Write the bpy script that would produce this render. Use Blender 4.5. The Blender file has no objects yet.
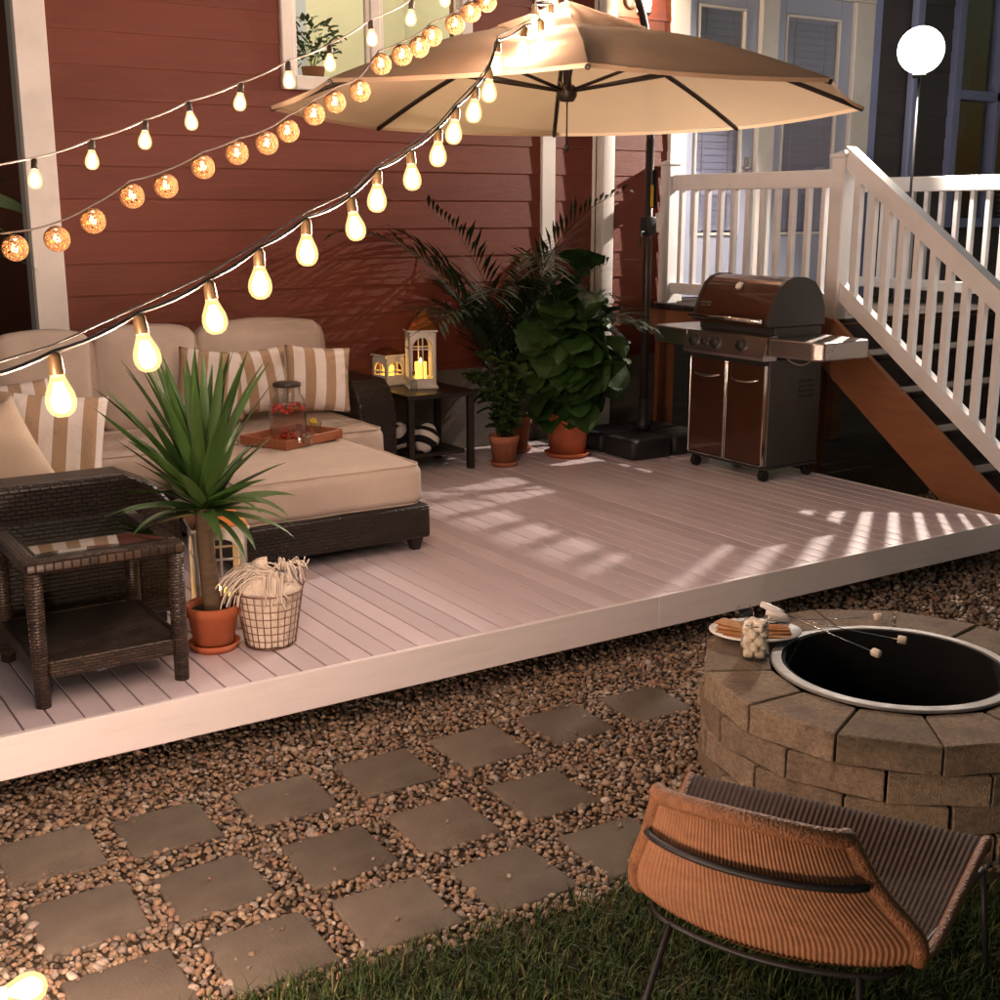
import bpy, bmesh, math, random
import numpy as np
from mathutils import Vector, Matrix, Euler, Quaternion, noise

random.seed(7)
RNG = np.random.default_rng(7)
SC = bpy.context.scene
COL = SC.collection
rad = math.radians
PI = math.pi

# ------------------------------------------------------------------ camera
CAM_Z = 1.85
YAW, PITCH, FPX = rad(33.1), math.atan(290 / 1243.0), 1243.0
cd = bpy.data.cameras.new('camera')
cd.sensor_width = 36.0
cd.lens = FPX / 1000.0 * 36.0
cd.clip_start = 0.05
cd.clip_end = 400
cam = bpy.data.objects.new('camera', cd)
COL.objects.link(cam)
cam.location = (0, 0, CAM_Z)
cam.rotation_euler = (PI / 2 - PITCH, 0, -YAW)
SC.camera = cam

# ------------------------------------------------------------------ night sky and moon
SUN_EL, SUN_AZ = rad(0.8), rad(0)
w = bpy.data.worlds.new('World')
SC.world = w
w.use_nodes = True
wn = w.node_tree.nodes
sky = wn.new('ShaderNodeTexSky')
sky.sky_type = 'NISHITA'
sky.sun_disc = False
sky.sun_elevation = SUN_EL
sky.sun_rotation = SUN_AZ
bg = wn['Background']
bg.inputs['Strength'].default_value = 0.11
w.node_tree.links.new(sky.outputs['Color'], bg.inputs['Color'])
sd = bpy.data.lights.new('sun', 'SUN')
sd.energy = 0.015
sd.angle = rad(12)
sd.color = (0.75, 0.8, 1.0)
sun = bpy.data.objects.new('sun', sd)
COL.objects.link(sun)
sun.rotation_euler = (PI / 2 - SUN_EL, 0, PI - SUN_AZ)

SC.view_settings.view_transform = 'Standard'
SC.view_settings.look = 'None'
SC.view_settings.exposure = 0.55
SC.view_settings.gamma = 1.0
SC.view_settings.use_curve_mapping = False
SC.render.engine = 'CYCLES'
cy = SC.cycles
cy.use_denoising = True
cy.max_bounces = 7
cy.diffuse_bounces = 3
cy.glossy_bounces = 3
cy.transmission_bounces = 6
cy.transparent_max_bounces = 8
cy.sample_clamp_indirect = 4
cy.caustics_reflective = False
cy.caustics_refractive = False
cy.use_light_tree = True

# lamp powers (emission strength of the glowing surfaces)
BULB_COL = (1.0, 0.69, 0.53)
FRONT_E, BACK_E, GROUND_E = 600.0, 240.0, 2850.0
BALL_E = 30.0
GLOBE_COL = (1.0, 0.86, 0.74)
GLOBE_E = 31000.0
PORCH_E = 60.0
ROOM_E = 330.0

# ------------------------------------------------------------------ pixel helper (a pixel gives a direction only)
_f = Vector((math.sin(YAW) * math.cos(PITCH), math.cos(YAW) * math.cos(PITCH), -math.sin(PITCH)))
_r = Vector((math.cos(YAW), -math.sin(YAW), 0))
_u = _r.cross(_f)
CAMP = Vector((0, 0, CAM_Z))
def ray(x, y): return _f + _r * ((x - 500) / FPX) - _u * ((y - 500) / FPX)
def at(x, y, depth): return CAMP + ray(x, y) * depth
def onz(x, y, z):
    d = ray(x, y); return CAMP + d * ((z - CAM_Z) / d.z)
def ony(x, y, Y):
    d = ray(x, y); return CAMP + d * (Y / d.y)

# ------------------------------------------------------------------ mesh builder
class MB:
    def __init__(s): s.v = []; s.f = []; s.sm = []
    def add(s, vs, fs, smooth=False, M=None):
        o = len(s.v)
        s.v += [tuple(M @ Vector(p)) if M else tuple(p) for p in vs]
        s.f += [tuple(i + o for i in f) for f in fs]
        s.sm += [smooth] * len(fs)
        return s
    def box(s, x0, x1, y0, y1, z0, z1, bev=0.0, M=None, seg=1):
        if bev <= 0:
            vs = [(x, y, z) for z in (z0, z1) for y in (y0, y1) for x in (x0, x1)]
            fs = [(0, 2, 3, 1), (4, 5, 7, 6), (0, 1, 5, 4), (2, 6, 7, 3), (0, 4, 6, 2), (1, 3, 7, 5)]
            return s.add(vs, fs, False, M)
        bm = bmesh.new()
        bmesh.ops.create_cube(bm, size=1)
        for v in bm.verts:
            v.co = ((x0 + x1) / 2 + v.co.x * (x1 - x0), (y0 + y1) / 2 + v.co.y * (y1 - y0), (z0 + z1) / 2 + v.co.z * (z1 - z0))
        bmesh.ops.bevel(bm, geom=bm.edges[:], offset=bev, segments=seg, affect='EDGES', profile=0.5)
        bm.verts.index_update()
        vs = [v.co.copy() for v in bm.verts]; fs = [tuple(v.index for v in f.verts) for f in bm.faces]
        bm.free()
        return s.add(vs, fs, seg > 1, M)
    def tube(s, pts, r, n=8, cap=True, smooth=True, M=None):
        pts = [Vector(p) for p in pts]
        k = len(pts)
        rs = r if isinstance(r, (list, tuple)) else [r] * k
        t0 = (pts[1] - pts[0]).normalized()
        a = Vector((0, 0, 1)) if abs(t0.z) < 0.9 else Vector((1, 0, 0))
        nrm = t0.cross(a).normalized()
        vs = []
        for i, p in enumerate(pts):
            t = (pts[min(i + 1, k - 1)] - pts[max(i - 1, 0)])
            t = t.normalized() if t.length > 1e-9 else t0
            nrm = (nrm - t * nrm.dot(t))
            nrm = nrm.normalized() if nrm.length > 1e-6 else t.orthogonal().normalized()
            b = t.cross(nrm)
            for j in range(n):
                an = 2 * PI * j / n
                vs.append(p + (nrm * math.cos(an) + b * math.sin(an)) * rs[i])
        fs = [(i * n + j, i * n + (j + 1) % n, (i + 1) * n + (j + 1) % n, (i + 1) * n + j) for i in range(k - 1) for j in range(n)]
        s.add(vs, fs, smooth, M)
        if cap:
            s.add([vs[j] for j in range(n)], [tuple(range(n))[::-1]], False, M)
            s.add([vs[(k - 1) * n + j] for j in range(n)], [tuple(range(n))], False, M)
        return s
    def lathe(s, prof, n=24, smooth=True, M=None, closed=False):
        vs = [(r * math.cos(2 * PI * j / n), r * math.sin(2 * PI * j / n), z) for r, z in prof for j in range(n)]
        k = len(prof)
        fs = [(i * n + j, i * n + (j + 1) % n, (i + 1) * n + (j + 1) % n, (i + 1) * n + j) for i in range(k - 1) for j in range(n)]
        if closed: fs += [((k - 1) * n + j, (k - 1) * n + (j + 1) % n, (j + 1) % n, j) for j in range(n)]
        return s.add(vs, fs, smooth, M)
    def grid(s, fn, nu, nv, smooth=True, M=None):
        vs = [fn(i / nu, j / nv) for j in range(nv + 1) for i in range(nu + 1)]
        fs = [(j * (nu + 1) + i, j * (nu + 1) + i + 1, (j + 1) * (nu + 1) + i + 1, (j + 1) * (nu + 1) + i) for j in range(nv) for i in range(nu)]
        return s.add(vs, fs, smooth, M)
    def mesh(s, name='m'):
        me = bpy.data.meshes.new(name)
        me.from_pydata(s.v, [], s.f)
        me.polygons.foreach_set('use_smooth', s.sm)
        me.update()
        return me
    def obj(s, name, mat, parent=None, loc=None, rot=None, fix=True):
        me = s.mesh(name)
        if fix:
            bm = bmesh.new(); bm.from_mesh(me)
            bmesh.ops.remove_doubles(bm, verts=bm.verts, dist=1e-6)
            bmesh.ops.recalc_face_normals(bm, faces=bm.faces); bm.to_mesh(me); bm.free()
        return link(name, me, mat, parent, loc, rot)

def link(name, me, mat, parent=None, loc=None, rot=None):
    if mat is not None and not me.materials: me.materials.append(mat)
    o = bpy.data.objects.new(name, me)
    COL.objects.link(o)
    if parent: o.parent = parent
    if loc is not None: o.location = loc
    if rot is not None: o.rotation_euler = rot
    return o

def tag(o, label=None, cat=None, group=None, kind=None):
    if label: o['label'] = label
    if cat: o['category'] = cat
    if group: o['group'] = group
    if kind: o['kind'] = kind
    return o

def thing(name, label, cat, loc=(0, 0, 0), rz=0.0, group=None, kind=None):
    o = bpy.data.objects.new(name, None)
    o.empty_display_size = 0.1
    COL.objects.link(o)
    o.location = loc; o.rotation_euler = (0, 0, rz)
    return tag(o, label, cat, group, kind)

def catmull(P, n):
    P = [Vector(p) for p in P]
    out = []
    for i in range(len(P) - 1):
        a = P[max(i - 1, 0)]; b = P[i]; c = P[i + 1]; d = P[min(i + 2, len(P) - 1)]
        for k in range(n):
            t = k / n
            out.append(0.5 * ((2 * b) + (c - a) * t + (2 * a - 5 * b + 4 * c - d) * t * t + (3 * b - a - 3 * c + d) * t ** 3))
    out.append(P[-1])
    return out

# ------------------------------------------------------------------ materials
def node(nt, t, **kw):
    n = nt.nodes.new(t)
    for k, v in kw.items(): setattr(n, k, v)
    return n

def mat(name, col, rough=0.6, var=0.12, scale=6.0, bump=0.0, bscale=40.0, metal=0.0, rvar=0.0, spec=0.4, isl=0.0, stretch=None, objrand=0.0, dirt=None, coat=0.0):
    """principled with noise colour, per-object or per-piece value changes and fine relief"""
    m = bpy.data.materials.new(name); m.use_nodes = True
    nt = m.node_tree; b = nt.nodes['Principled BSDF']; L = nt.links.new
    tc = node(nt, 'ShaderNodeTexCoord'); src = tc.outputs['Object']
    if stretch:
        mp = node(nt, 'ShaderNodeMapping'); mp.inputs['Scale'].default_value = stretch
        L(src, mp.inputs['Vector']); src = mp.outputs['Vector']
    nz = node(nt, 'ShaderNodeTexNoise'); nz.inputs['Scale'].default_value = scale; nz.inputs['Detail'].default_value = 6
    nz.inputs['Roughness'].default_value = 0.65
    L(src, nz.inputs['Vector'])
    hsv = node(nt, 'ShaderNodeHueSaturation'); hsv.inputs['Color'].default_value = (*col, 1)
    mr = node(nt, 'ShaderNodeMapRange'); mr.inputs['From Min'].default_value = 0.25; mr.inputs['From Max'].default_value = 0.75
    mr.inputs['To Min'].default_value = 1 - var; mr.inputs['To Max'].default_value = 1 + var
    L(nz.outputs['Fac'], mr.inputs['Value'])
    val = mr.outputs['Result']
    if objrand or isl:
        if isl:
            g = node(nt, 'ShaderNodeNewGeometry'); rn = g.outputs['Random Per Island']; amt = isl
        else:
            g = node(nt, 'ShaderNodeObjectInfo'); rn = g.outputs['Random']; amt = objrand
        m2 = node(nt, 'ShaderNodeMapRange'); m2.inputs['To Min'].default_value = 1 - amt; m2.inputs['To Max'].default_value = 1 + amt
        L(rn, m2.inputs['Value'])
        mu = node(nt, 'ShaderNodeMath', operation='MULTIPLY'); L(val, mu.inputs[0]); L(m2.outputs['Result'], mu.inputs[1])
        val = mu.outputs[0]
        m3 = node(nt, 'ShaderNodeMapRange'); m3.inputs['To Min'].default_value = 0.5 - 0.006 * amt / 0.2; m3.inputs['To Max'].default_value = 0.5 + 0.006 * amt / 0.2
        w2 = node(nt, 'ShaderNodeTexWhiteNoise', noise_dimensions='1D'); L(rn, w2.inputs['W']); L(w2.outputs['Value'], m3.inputs['Value'])
        L(m3.outputs['Result'], hsv.inputs['Hue'])
    L(val, hsv.inputs['Value'])
    out = hsv.outputs['Color']
    if dirt:
        n3 = node(nt, 'ShaderNodeTexNoise'); n3.inputs['Scale'].default_value = dirt[1]; n3.inputs['Detail'].default_value = 8
        L(src, n3.inputs['Vector'])
        r3 = node(nt, 'ShaderNodeMapRange'); r3.inputs['From Min'].default_value = 0.52; r3.inputs['From Max'].default_value = 0.72
        r3.inputs['To Max'].default_value = dirt[2]
        L(n3.outputs['Fac'], r3.inputs['Value'])
        mx = node(nt, 'ShaderNodeMix', data_type='RGBA'); L(r3.outputs['Result'], mx.inputs['Factor']); L(out, mx.inputs['A']); mx.inputs['B'].default_value = (*dirt[0], 1)
        out = mx.outputs['Result']
    L(out, b.inputs['Base Color'])
    b.inputs['Roughness'].default_value = rough; b.inputs['Metallic'].default_value = metal
    b.inputs['Specular IOR Level'].default_value = spec; b.inputs['Coat Weight'].default_value = coat
    if rvar:
        m4 = node(nt, 'ShaderNodeMapRange'); m4.inputs['From Min'].default_value = 0.3; m4.inputs['From Max'].default_value = 0.7
        m4.inputs['To Min'].default_value = max(0.03, rough - rvar); m4.inputs['To Max'].default_value = min(1, rough + rvar)
        L(nz.outputs['Fac'], m4.inputs['Value']); L(m4.outputs['Result'], b.inputs['Roughness'])
    if bump:
        n2 = node(nt, 'ShaderNodeTexNoise'); n2.inputs['Scale'].default_value = bscale; n2.inputs['Detail'].default_value = 5
        L(src, n2.inputs['Vector'])
        bp = node(nt, 'ShaderNodeBump'); bp.inputs['Strength'].default_value = bump; bp.inputs['Distance'].default_value = 0.01
        L(n2.outputs['Fac'], bp.inputs['Height']); L(bp.outputs['Normal'], b.inputs['Normal'])
    return m

def weave(name, c0, c1, sx=60.0, sz=60.0, rough=0.45, axis='XZ', depth=0.006, stagger=True):
    """woven strands: brick pattern gives the over and under of the strands"""
    m = bpy.data.materials.new(name); m.use_nodes = True
    nt = m.node_tree; b = nt.nodes['Principled BSDF']; L = nt.links.new
    tc = node(nt, 'ShaderNodeTexCoord'); sp = node(nt, 'ShaderNodeSeparateXYZ'); L(tc.outputs['Object'], sp.inputs[0])
    ad = node(nt, 'ShaderNodeMath', operation='ADD'); L(sp.outputs['X'], ad.inputs[0]); L(sp.outputs['Y'], ad.inputs[1])
    cb = node(nt, 'ShaderNodeCombineXYZ')
    if axis == 'XY':
        L(sp.outputs['X'], cb.inputs[0]); L(sp.outputs['Y'], cb.inputs[1])
    else:
        L(ad.outputs[0], cb.inputs[0]); L(sp.outputs['Z'], cb.inputs[1])
    br = node(nt, 'ShaderNodeTexBrick'); br.offset = 0.5 if stagger else 0.0
    br.inputs['Scale'].default_value = 1.0; br.inputs['Brick Width'].default_value = 1.0 / sx * 2; br.inputs['Row Height'].default_value = 1.0 / sz
    br.inputs['Mortar Size'].default_value = 0.22 / sz; br.inputs['Mortar Smooth'].default_value = 0.9
    br.inputs['Color1'].default_value = (*c0, 1); br.inputs['Color2'].default_value = (*c1, 1); br.inputs['Mortar'].default_value = (c0[0] * .3, c0[1] * .3, c0[2] * .3, 1)
    L(cb.outputs[0], br.inputs['Vector'])
    wv = node(nt, 'ShaderNodeTexNoise'); wv.inputs['Scale'].default_value = 18; L(tc.outputs['Object'], wv.inputs['Vector'])
    mr = node(nt, 'ShaderNodeMapRange'); mr.inputs['To Min'].default_value = 0.55; mr.inputs['To Max'].default_value = 1.45; L(wv.outputs['Fac'], mr.inputs['Value'])
    hs = node(nt, 'ShaderNodeHueSaturation'); L(br.outputs['Color'], hs.inputs['Color']); L(mr.outputs['Result'], hs.inputs['Value'])
    L(hs.outputs['Color'], b.inputs['Base Color']); b.inputs['Roughness'].default_value = rough
    iv = node(nt, 'ShaderNodeMath', operation='SUBTRACT'); iv.inputs[0].default_value = 1.0; L(br.outputs['Fac'], iv.inputs[1])
    bp = node(nt, 'ShaderNodeBump'); bp.inputs['Strength'].default_value = 0.9; bp.inputs['Distance'].default_value = depth
    L(iv.outputs[0], bp.inputs['Height']); L(bp.outputs['Normal'], b.inputs['Normal'])
    return m

def emit(name, col, strength):
    m = bpy.data.materials.new(name); m.use_nodes = True
    nt = m.node_tree; nt.nodes.remove(nt.nodes['Principled BSDF'])
    e = node(nt, 'ShaderNodeEmission'); e.inputs['Color'].default_value = (*col, 1); e.inputs['Strength'].default_value = strength
    nt.links.new(e.outputs[0], nt.nodes['Material Output'].inputs['Surface'])
    return m

def pane_mat(name, tint=(1, 1, 1), refl=0.12):
    m = bpy.data.materials.new(name); m.use_nodes = True
    nt = m.node_tree; nt.nodes.remove(nt.nodes['Principled BSDF']); L = nt.links.new
    t = node(nt, 'ShaderNodeBsdfTransparent'); t.inputs['Color'].default_value = (*tint, 1)
    g = node(nt, 'ShaderNodeBsdfGlossy'); g.inputs['Roughness'].default_value = 0.02
    lw = node(nt, 'ShaderNodeLayerWeight'); lw.inputs['Blend'].default_value = 0.5
    pw = node(nt, 'ShaderNodeMath', operation='POWER'); L(lw.outputs['Facing'], pw.inputs[0]); pw.inputs[1].default_value = 4.0
    ad = node(nt, 'ShaderNodeMath', operation='ADD'); ad.inputs[1].default_value = refl; ad.use_clamp = True
    L(pw.outputs[0], ad.inputs[0])
    mx = node(nt, 'ShaderNodeMixShader'); L(ad.outputs[0], mx.inputs['Fac']); L(t.outputs[0], mx.inputs[1]); L(g.outputs[0], mx.inputs[2])
    L(mx.outputs[0], nt.nodes['Material Output'].inputs['Surface'])
    return m

def stripes(name, ca, cb_, period, axis='X', rough=0.9):
    """woven-in cloth stripes along one object axis"""
    m = bpy.data.materials.new(name); m.use_nodes = True
    nt = m.node_tree; b = nt.nodes['Principled BSDF']; L = nt.links.new
    tc = node(nt, 'ShaderNodeTexCoord'); sp = node(nt, 'ShaderNodeSeparateXYZ'); L(tc.outputs['Object'], sp.inputs[0])
    d = node(nt, 'ShaderNodeMath', operation='DIVIDE'); L(sp.outputs[axis], d.inputs[0]); d.inputs[1].default_value = period
    a = node(nt, 'ShaderNodeMath', operation='ADD'); L(d.outputs[0], a.inputs[0]); a.inputs[1].default_value = 50.25
    f = node(nt, 'ShaderNodeMath', operation='FRACT'); L(a.outputs[0], f.inputs[0])
    g = node(nt, 'ShaderNodeMath', operation='GREATER_THAN'); L(f.outputs[0], g.inputs[0]); g.inputs[1].default_value = 0.5
    mx = node(nt, 'ShaderNodeMix', data_type='RGBA'); L(g.outputs[0], mx.inputs['Factor']); mx.inputs['A'].default_value = (*ca, 1); mx.inputs['B'].default_value = (*cb_, 1)
    L(mx.outputs['Result'], b.inputs['Base Color']); b.inputs['Roughness'].default_value = rough; b.inputs['Specular IOR Level'].default_value = 0.15
    n2 = node(nt, 'ShaderNodeTexNoise'); n2.inputs['Scale'].default_value = 25; L(tc.outputs['Object'], n2.inputs['Vector'])
    bp = node(nt, 'ShaderNodeBump'); bp.inputs['Strength'].default_value = 0.35; bp.inputs['Distance'].default_value = 0.02
    L(n2.outputs['Fac'], bp.inputs['Height']); L(bp.outputs['Normal'], b.inputs['Normal'])
    return m

def cloth_translucent(name, col, tr=0.4):
    m = mat(name, col, 0.9, 0.06, 3.0, 0.15, 60, spec=0.1)
    nt = m.node_tree; b = nt.nodes['Principled BSDF']; L = nt.links.new
    t = node(nt, 'ShaderNodeBsdfTranslucent'); t.inputs['Color'].default_value = (*col, 1)
    mx = node(nt, 'ShaderNodeMixShader'); mx.inputs['Fac'].default_value = tr
    L(b.outputs[0], mx.inputs[1]); L(t.outputs[0], mx.inputs[2]); L(mx.outputs[0], nt.nodes['Material Output'].inputs['Surface'])
    return m

def glass_mat(name, col=(1, 1, 1), ior=1.25, rough=0.02):
    m = bpy.data.materials.new(name); m.use_nodes = True
    b = m.node_tree.nodes['Principled BSDF']
    b.inputs['Base Color'].default_value = (*col, 1); b.inputs['Transmission Weight'].default_value = 1; b.inputs['IOR'].default_value = ior
    b.inputs['Roughness'].default_value = rough
    return m

M = {}
M['soil'] = mat('soil', (.06, .045, .032), .95, .4, 3, .6, 30, spec=.1)
M['deck'] = mat('deck_board', (.67, .57, .60), .36, .07, 2.2, .10, 60, rvar=.14, objrand=.10, stretch=(6, .5, 6), dirt=((.55, .455, .475), 3.0, .4))
M['fascia'] = mat('fascia_board', (.84, .765, .76), .45, .04, 3, .05, 50, stretch=(.6, 6, 6), dirt=((.6, .52, .49), 9.0, .2))
M['siding'] = mat('red_siding', (.14, .031, .016), .55, .14, 5, .25, 45, stretch=(.5, 4, 7), objrand=.08)
M['trim'] = mat('white_trim', (.74, .70, .66), .5, .05, 4, .06, 40, dirt=((.5, .45, .4), 6, .25))
M['concrete'] = mat('concrete', (.13, .115, .10), .9, .2, 5, .3, 60, spec=.2)
M['vinyl'] = mat('white_vinyl', (.84, .83, .84), .38, .03, 4, dirt=((.6, .55, .5), 7, .2))
M['greysid'] = mat('grey_siding', (.095, .085, .085), .6, .1, 5, .2, 45, stretch=(.5, 4, 7), objrand=.06)
M['bluetrim'] = mat('pale_trim', (.30, .34, .58), .5, .05, 4)
M['doorcol'] = mat('grey_door', (.40, .43, .56), .4, .04, 3)
M['blind'] = mat('blind_slat', (.40, .44, .58), .6, .05, 8, objrand=.05)
M['brownwood'] = mat('brown_stain_wood', (.24, .095, .04), .6, .2, 4, .2, 30, stretch=(6, .8, 6), rvar=.1)
M['darkwood'] = mat('dark_tread_wood', (.035, .028, .025), .95, .25, 4, .2, 40, stretch=(.8, 6, 6), objrand=.12, spec=.03)
M['blackwood'] = mat('black_wood', (.018, .014, .012), .38, .3, 8, .1, 60)
M['wicker'] = weave('dark_wicker', (.026, .017, .012), (.017, .012, .009), 55, 62, .42)
M['wickert'] = weave('table_wicker', (.068, .04, .026), (.024, .016, .011), 66, 95, .42, depth=.008)
M['wickertop'] = weave('table_top_wicker', (.065, .038, .025), (.024, .016, .011), 70, 70, .4, 'XY', depth=.008)
M['cushion'] = mat('beige_cushion', (.52, .425, .36), .95, .08, 6, .35, 220, spec=.1)
M['cushion2'] = mat('beige_back_cushion', (.49, .40, .34), .95, .08, 6, .35, 220, spec=.1)
M['solidpillow'] = mat('cream_pillow', (.56, .45, .35), .95, .08, 6, .4, 160, spec=.1)
M['stripeA'] = stripes('tan_white_stripe', (.66, .60, .56), (.36, .25, .165), .112)
M['stripeB'] = stripes('black_white_stripe', (.62, .58, .54), (.012, .012, .013), .075, 'Z')
M['terra'] = mat('terracotta', (.42, .115, .05), .8, .16, 8, .2, 60, dirt=((.45, .26, .18), 7, .35), spec=.2)
M['terrad'] = mat('old_terracotta', (.33, .12, .07), .85, .2, 8, .2, 60, dirt=((.38, .27, .2), 7, .4), spec=.2)
M['potsoil'] = mat('potting_soil', (.022, .015, .011), .95, .4, 20, .8, 60, spec=.1)
M['trunk'] = mat('plant_trunk', (.13, .085, .05), .9, .3, 20, .6, 70, stretch=(1, 1, 6))
M['yucca'] = mat('yucca_leaf', (.048, .105, .022), .42, .25, 6, objrand=.3, spec=.5)
M['fig'] = mat('fig_leaf', (.024, .06, .012), .45, .22, 14, .2, 30, objrand=.35, spec=.5)
M['palm'] = mat('palm_leaf', (.012, .028, .008), .5, .3, 6, objrand=.25)
M['small'] = mat('small_leaf', (.03, .055, .013), .5, .25, 10, objrand=.35)
M['indoor'] = mat('indoor_leaf', (.16, .38, .07), .5, .25, 10, objrand=.3)
M['paver'] = mat('concrete_paver', (.155, .125, .096), .9, .2, 7, .4, 110, objrand=.2, spec=.2, dirt=((.07, .055, .045), 4.5, .7))
M['block'] = mat('stone_block', (.25, .185, .125), .92, .45, 70, .9, 190, objrand=.2, spec=.35, dirt=((.15, .11, .09), 6, .7))
M['cap'] = mat('stone_cap', (.30, .215, .135), .9, .24, 9, .8, 60, objrand=.18, spec=.25, dirt=((.17, .125, .10), 6, .6))
M['ring'] = mat('steel_ring', (.27, .25, .23), .6, .25, 14, .2, 60, metal=.2, rvar=.1, dirt=((.13, .105, .09), 18, .6))
M['soot'] = mat('sooty_steel', (.006, .0055, .005), .9, .4, 8, .4, 40, spec=.15)
M['ash'] = mat('ash_bed', (.05, .045, .04), .95, .4, 14, .8, 50)
M['blackmetal'] = mat('black_metal', (.012, .012, .012), .5, .2, 8)
M['blackplastic'] = mat('black_plastic', (.016, .016, .017), .5, .25, 6, .1, 50)
M['bronze'] = mat('bronze_metal', (.035, .026, .02), .4, .2, 8, metal=.3)
M['canopy'] = cloth_translucent('canopy_cloth', (.66, .47, .31), .5)
M['copperlid'] = mat('copper_enamel', (.085, .034, .02), .28, .12, 3, .0, 20, metal=.5, coat=.5)
M['steel'] = mat('stainless', (.36, .32, .30), .32, .06, 3, .0, 30, metal=.95, rvar=.06)
M['steelside'] = mat('grey_enamel', (.055, .052, .047), .42, .15, 5, .06, 40, metal=.3)
M['chrome'] = mat('chrome', (.75, .72, .68), .12, .05, 5, metal=1)
M['rubber'] = mat('rubber', (.012, .012, .012), .7, .2, 8)
M['copperroof'] = mat('copper_roof', (.36, .13, .035), .3, .3, 12, .15, 30, metal=.85)
M['whitewood'] = mat('white_painted_wood', (.70, .65, .58), .55, .08, 12, .1, 40, dirt=((.45, .37, .28), 16, .35))
M['wire'] = mat('copper_wire', (.24, .12, .08), .4, .2, 10, metal=.6)
M['blanket'] = mat('cream_blanket', (.78, .66, .54), .95, .1, 14, .7, 90, spec=.1)
M['fringe'] = mat('cream_fringe', (.74, .64, .54), .95, .1, 30, spec=.1)
M['traywood'] = mat('tray_wood', (.30, .10, .045), .45, .2, 8, .1, 40, stretch=(1, 8, 1))
M['glass'] = pane_mat('clear_glass', (.97, .98, .97), .05)
M['drink'] = pane_mat('pink_drink', (.95, .70, .62), .04)
M['berry'] = mat('red_berry', (.45, .03, .02), .35, .2, 10, objrand=.3)
M['lemon'] = mat('lemon', (.75, .52, .06), .5, .1, 10)
M['jarlid'] = mat('jar_lid', (.05, .035, .028), .4, .2, 10, metal=.4)
M['plate'] = mat('white_plate', (.76, .73, .69), .22, .03, 5)
M['graham'] = mat('graham_cracker', (.42, .19, .07), .85, .25, 30, .5, 90, objrand=.15)
M['choc'] = mat('chocolate', (.02, .01, .007), .35, .3, 10)
M['mallow'] = mat('marshmallow', (.80, .68, .54), .8, .06, 10, .2, 60, objrand=.06)
M['handle'] = mat('white_handle', (.74, .70, .66), .4, .05, 8)
M['rattan'] = mat('rattan_outside', (.31, .145, .07), .55, .22, 22, .5, 200, stretch=(1, 1, 3), dirt=((.24, .10, .035), 12, .5))
M['rattanin'] = mat('rattan_shaded_inside', (.065, .036, .023), .7, .25, 22, .4, 200, spec=.2)  # shade inside the seat is put into this darker brown
M['rattanrim'] = mat('rattan_rim', (.25, .105, .042), .5, .4, 60, .9, 160, dirt=((.10, .045, .02), 30, .6))
M['bulb'] = emit('bulb_glow', BULB_COL, FRONT_E)
M['bulb_back'] = emit('back_bulb_glow', BULB_COL, BACK_E)
M['bulb_ground'] = emit('ground_bulb_glow', BULB_COL, GROUND_E)
M['bulb_room'] = emit('room_bulb_glow', (1.0, .84, .6), ROOM_E)
M['ballglow'] = emit('ball_inner_glow', (1.0, .55, .22), BALL_E)
def bulb_glass(name, col, st_, fac):
    m = bpy.data.materials.new(name); m.use_nodes = True
    nt = m.node_tree; nt.nodes.remove(nt.nodes['Principled BSDF']); L = nt.links.new
    t = node(nt, 'ShaderNodeBsdfTransparent'); e = node(nt, 'ShaderNodeEmission'); e.inputs['Color'].default_value = (*col, 1); e.inputs['Strength'].default_value = st_
    mx = node(nt, 'ShaderNodeMixShader'); mx.inputs['Fac'].default_value = fac; L(t.outputs[0], mx.inputs[1]); L(e.outputs[0], mx.inputs[2])
    L(mx.outputs[0], nt.nodes['Material Output'].inputs['Surface']); m.cycles.emission_sampling = 'NONE'
    return m
M['bulbglass'] = bulb_glass('lit_bulb_glass', (1, .60, .24), 1.75, .38)
M['globeglass'] = bulb_glass('lit_globe_glass', (1, .9, .78), 9.0, .35)
M['socket'] = mat('brass_socket', (.30, .19, .09), .4, .2, 10, metal=.6)
M['darksocket'] = mat('dark_socket', (.05, .035, .025), .5, .2, 10)
M['cable'] = mat('cable', (.16, .13, .11), .4, .2, 10)
M['palecable'] = mat('pale_cable', (.55, .47, .42), .5, .1, 10)
M['ball'] = mat('rattan_ball', (.62, .34, .16), .7, .2, 30)
M['globe'] = emit('globe_glow', GLOBE_COL, GLOBE_E)
M['porch'] = emit('porch_glow', (1.0, .74, .46), PORCH_E)
M['flame'] = emit('candle_flame', (1.0, .50, .08), 60)
M['candle'] = emit('glowing_candle_wax', (1.0, .50, .06), 2.4)
M['pane'] = pane_mat('window_pane', (.95, .98, .95), .04)
M['doorpane'] = pane_mat('door_pane', (.92, .92, .95), .08)
M['tabletopglass'] = pane_mat('table_glass', (.8, .85, .8), .16)
M['dimroom'] = mat('dim_room_wall', (.40, .37, .34), .9, .06, 3)
M['room'] = mat('room_wall', (.62, .60, .50), .9, .04, 3)
M['curtain'] = mat('sheer_blind', (.36, .38, .46), .9, .06, 6, .1, 60)
M['bluelite'] = mat('blue_tarp', (.02, .035, .12), .5, .2, 5, .3, 20)
M['yellow'] = mat('yellow_tag', (.65, .42, .03), .6, .1, 8)
M['red'] = mat('red_mark', (.5, .03, .02), .5, .1, 8)

M['farsiding'] = mat('far_siding', (.03, .028, .026), .8, .15, 5)
# ================================================================== SETTING
DZ = 0.25           # deck top
WY = 7.2            # house wall plane
FY = 3.86           # deck front edge
def lawn_edge(x): return 2.54 - 0.10 * max(0, x - 1.0) if x < 2.06 else 2.43 - 0.54 * (x - 2.06)

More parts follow.
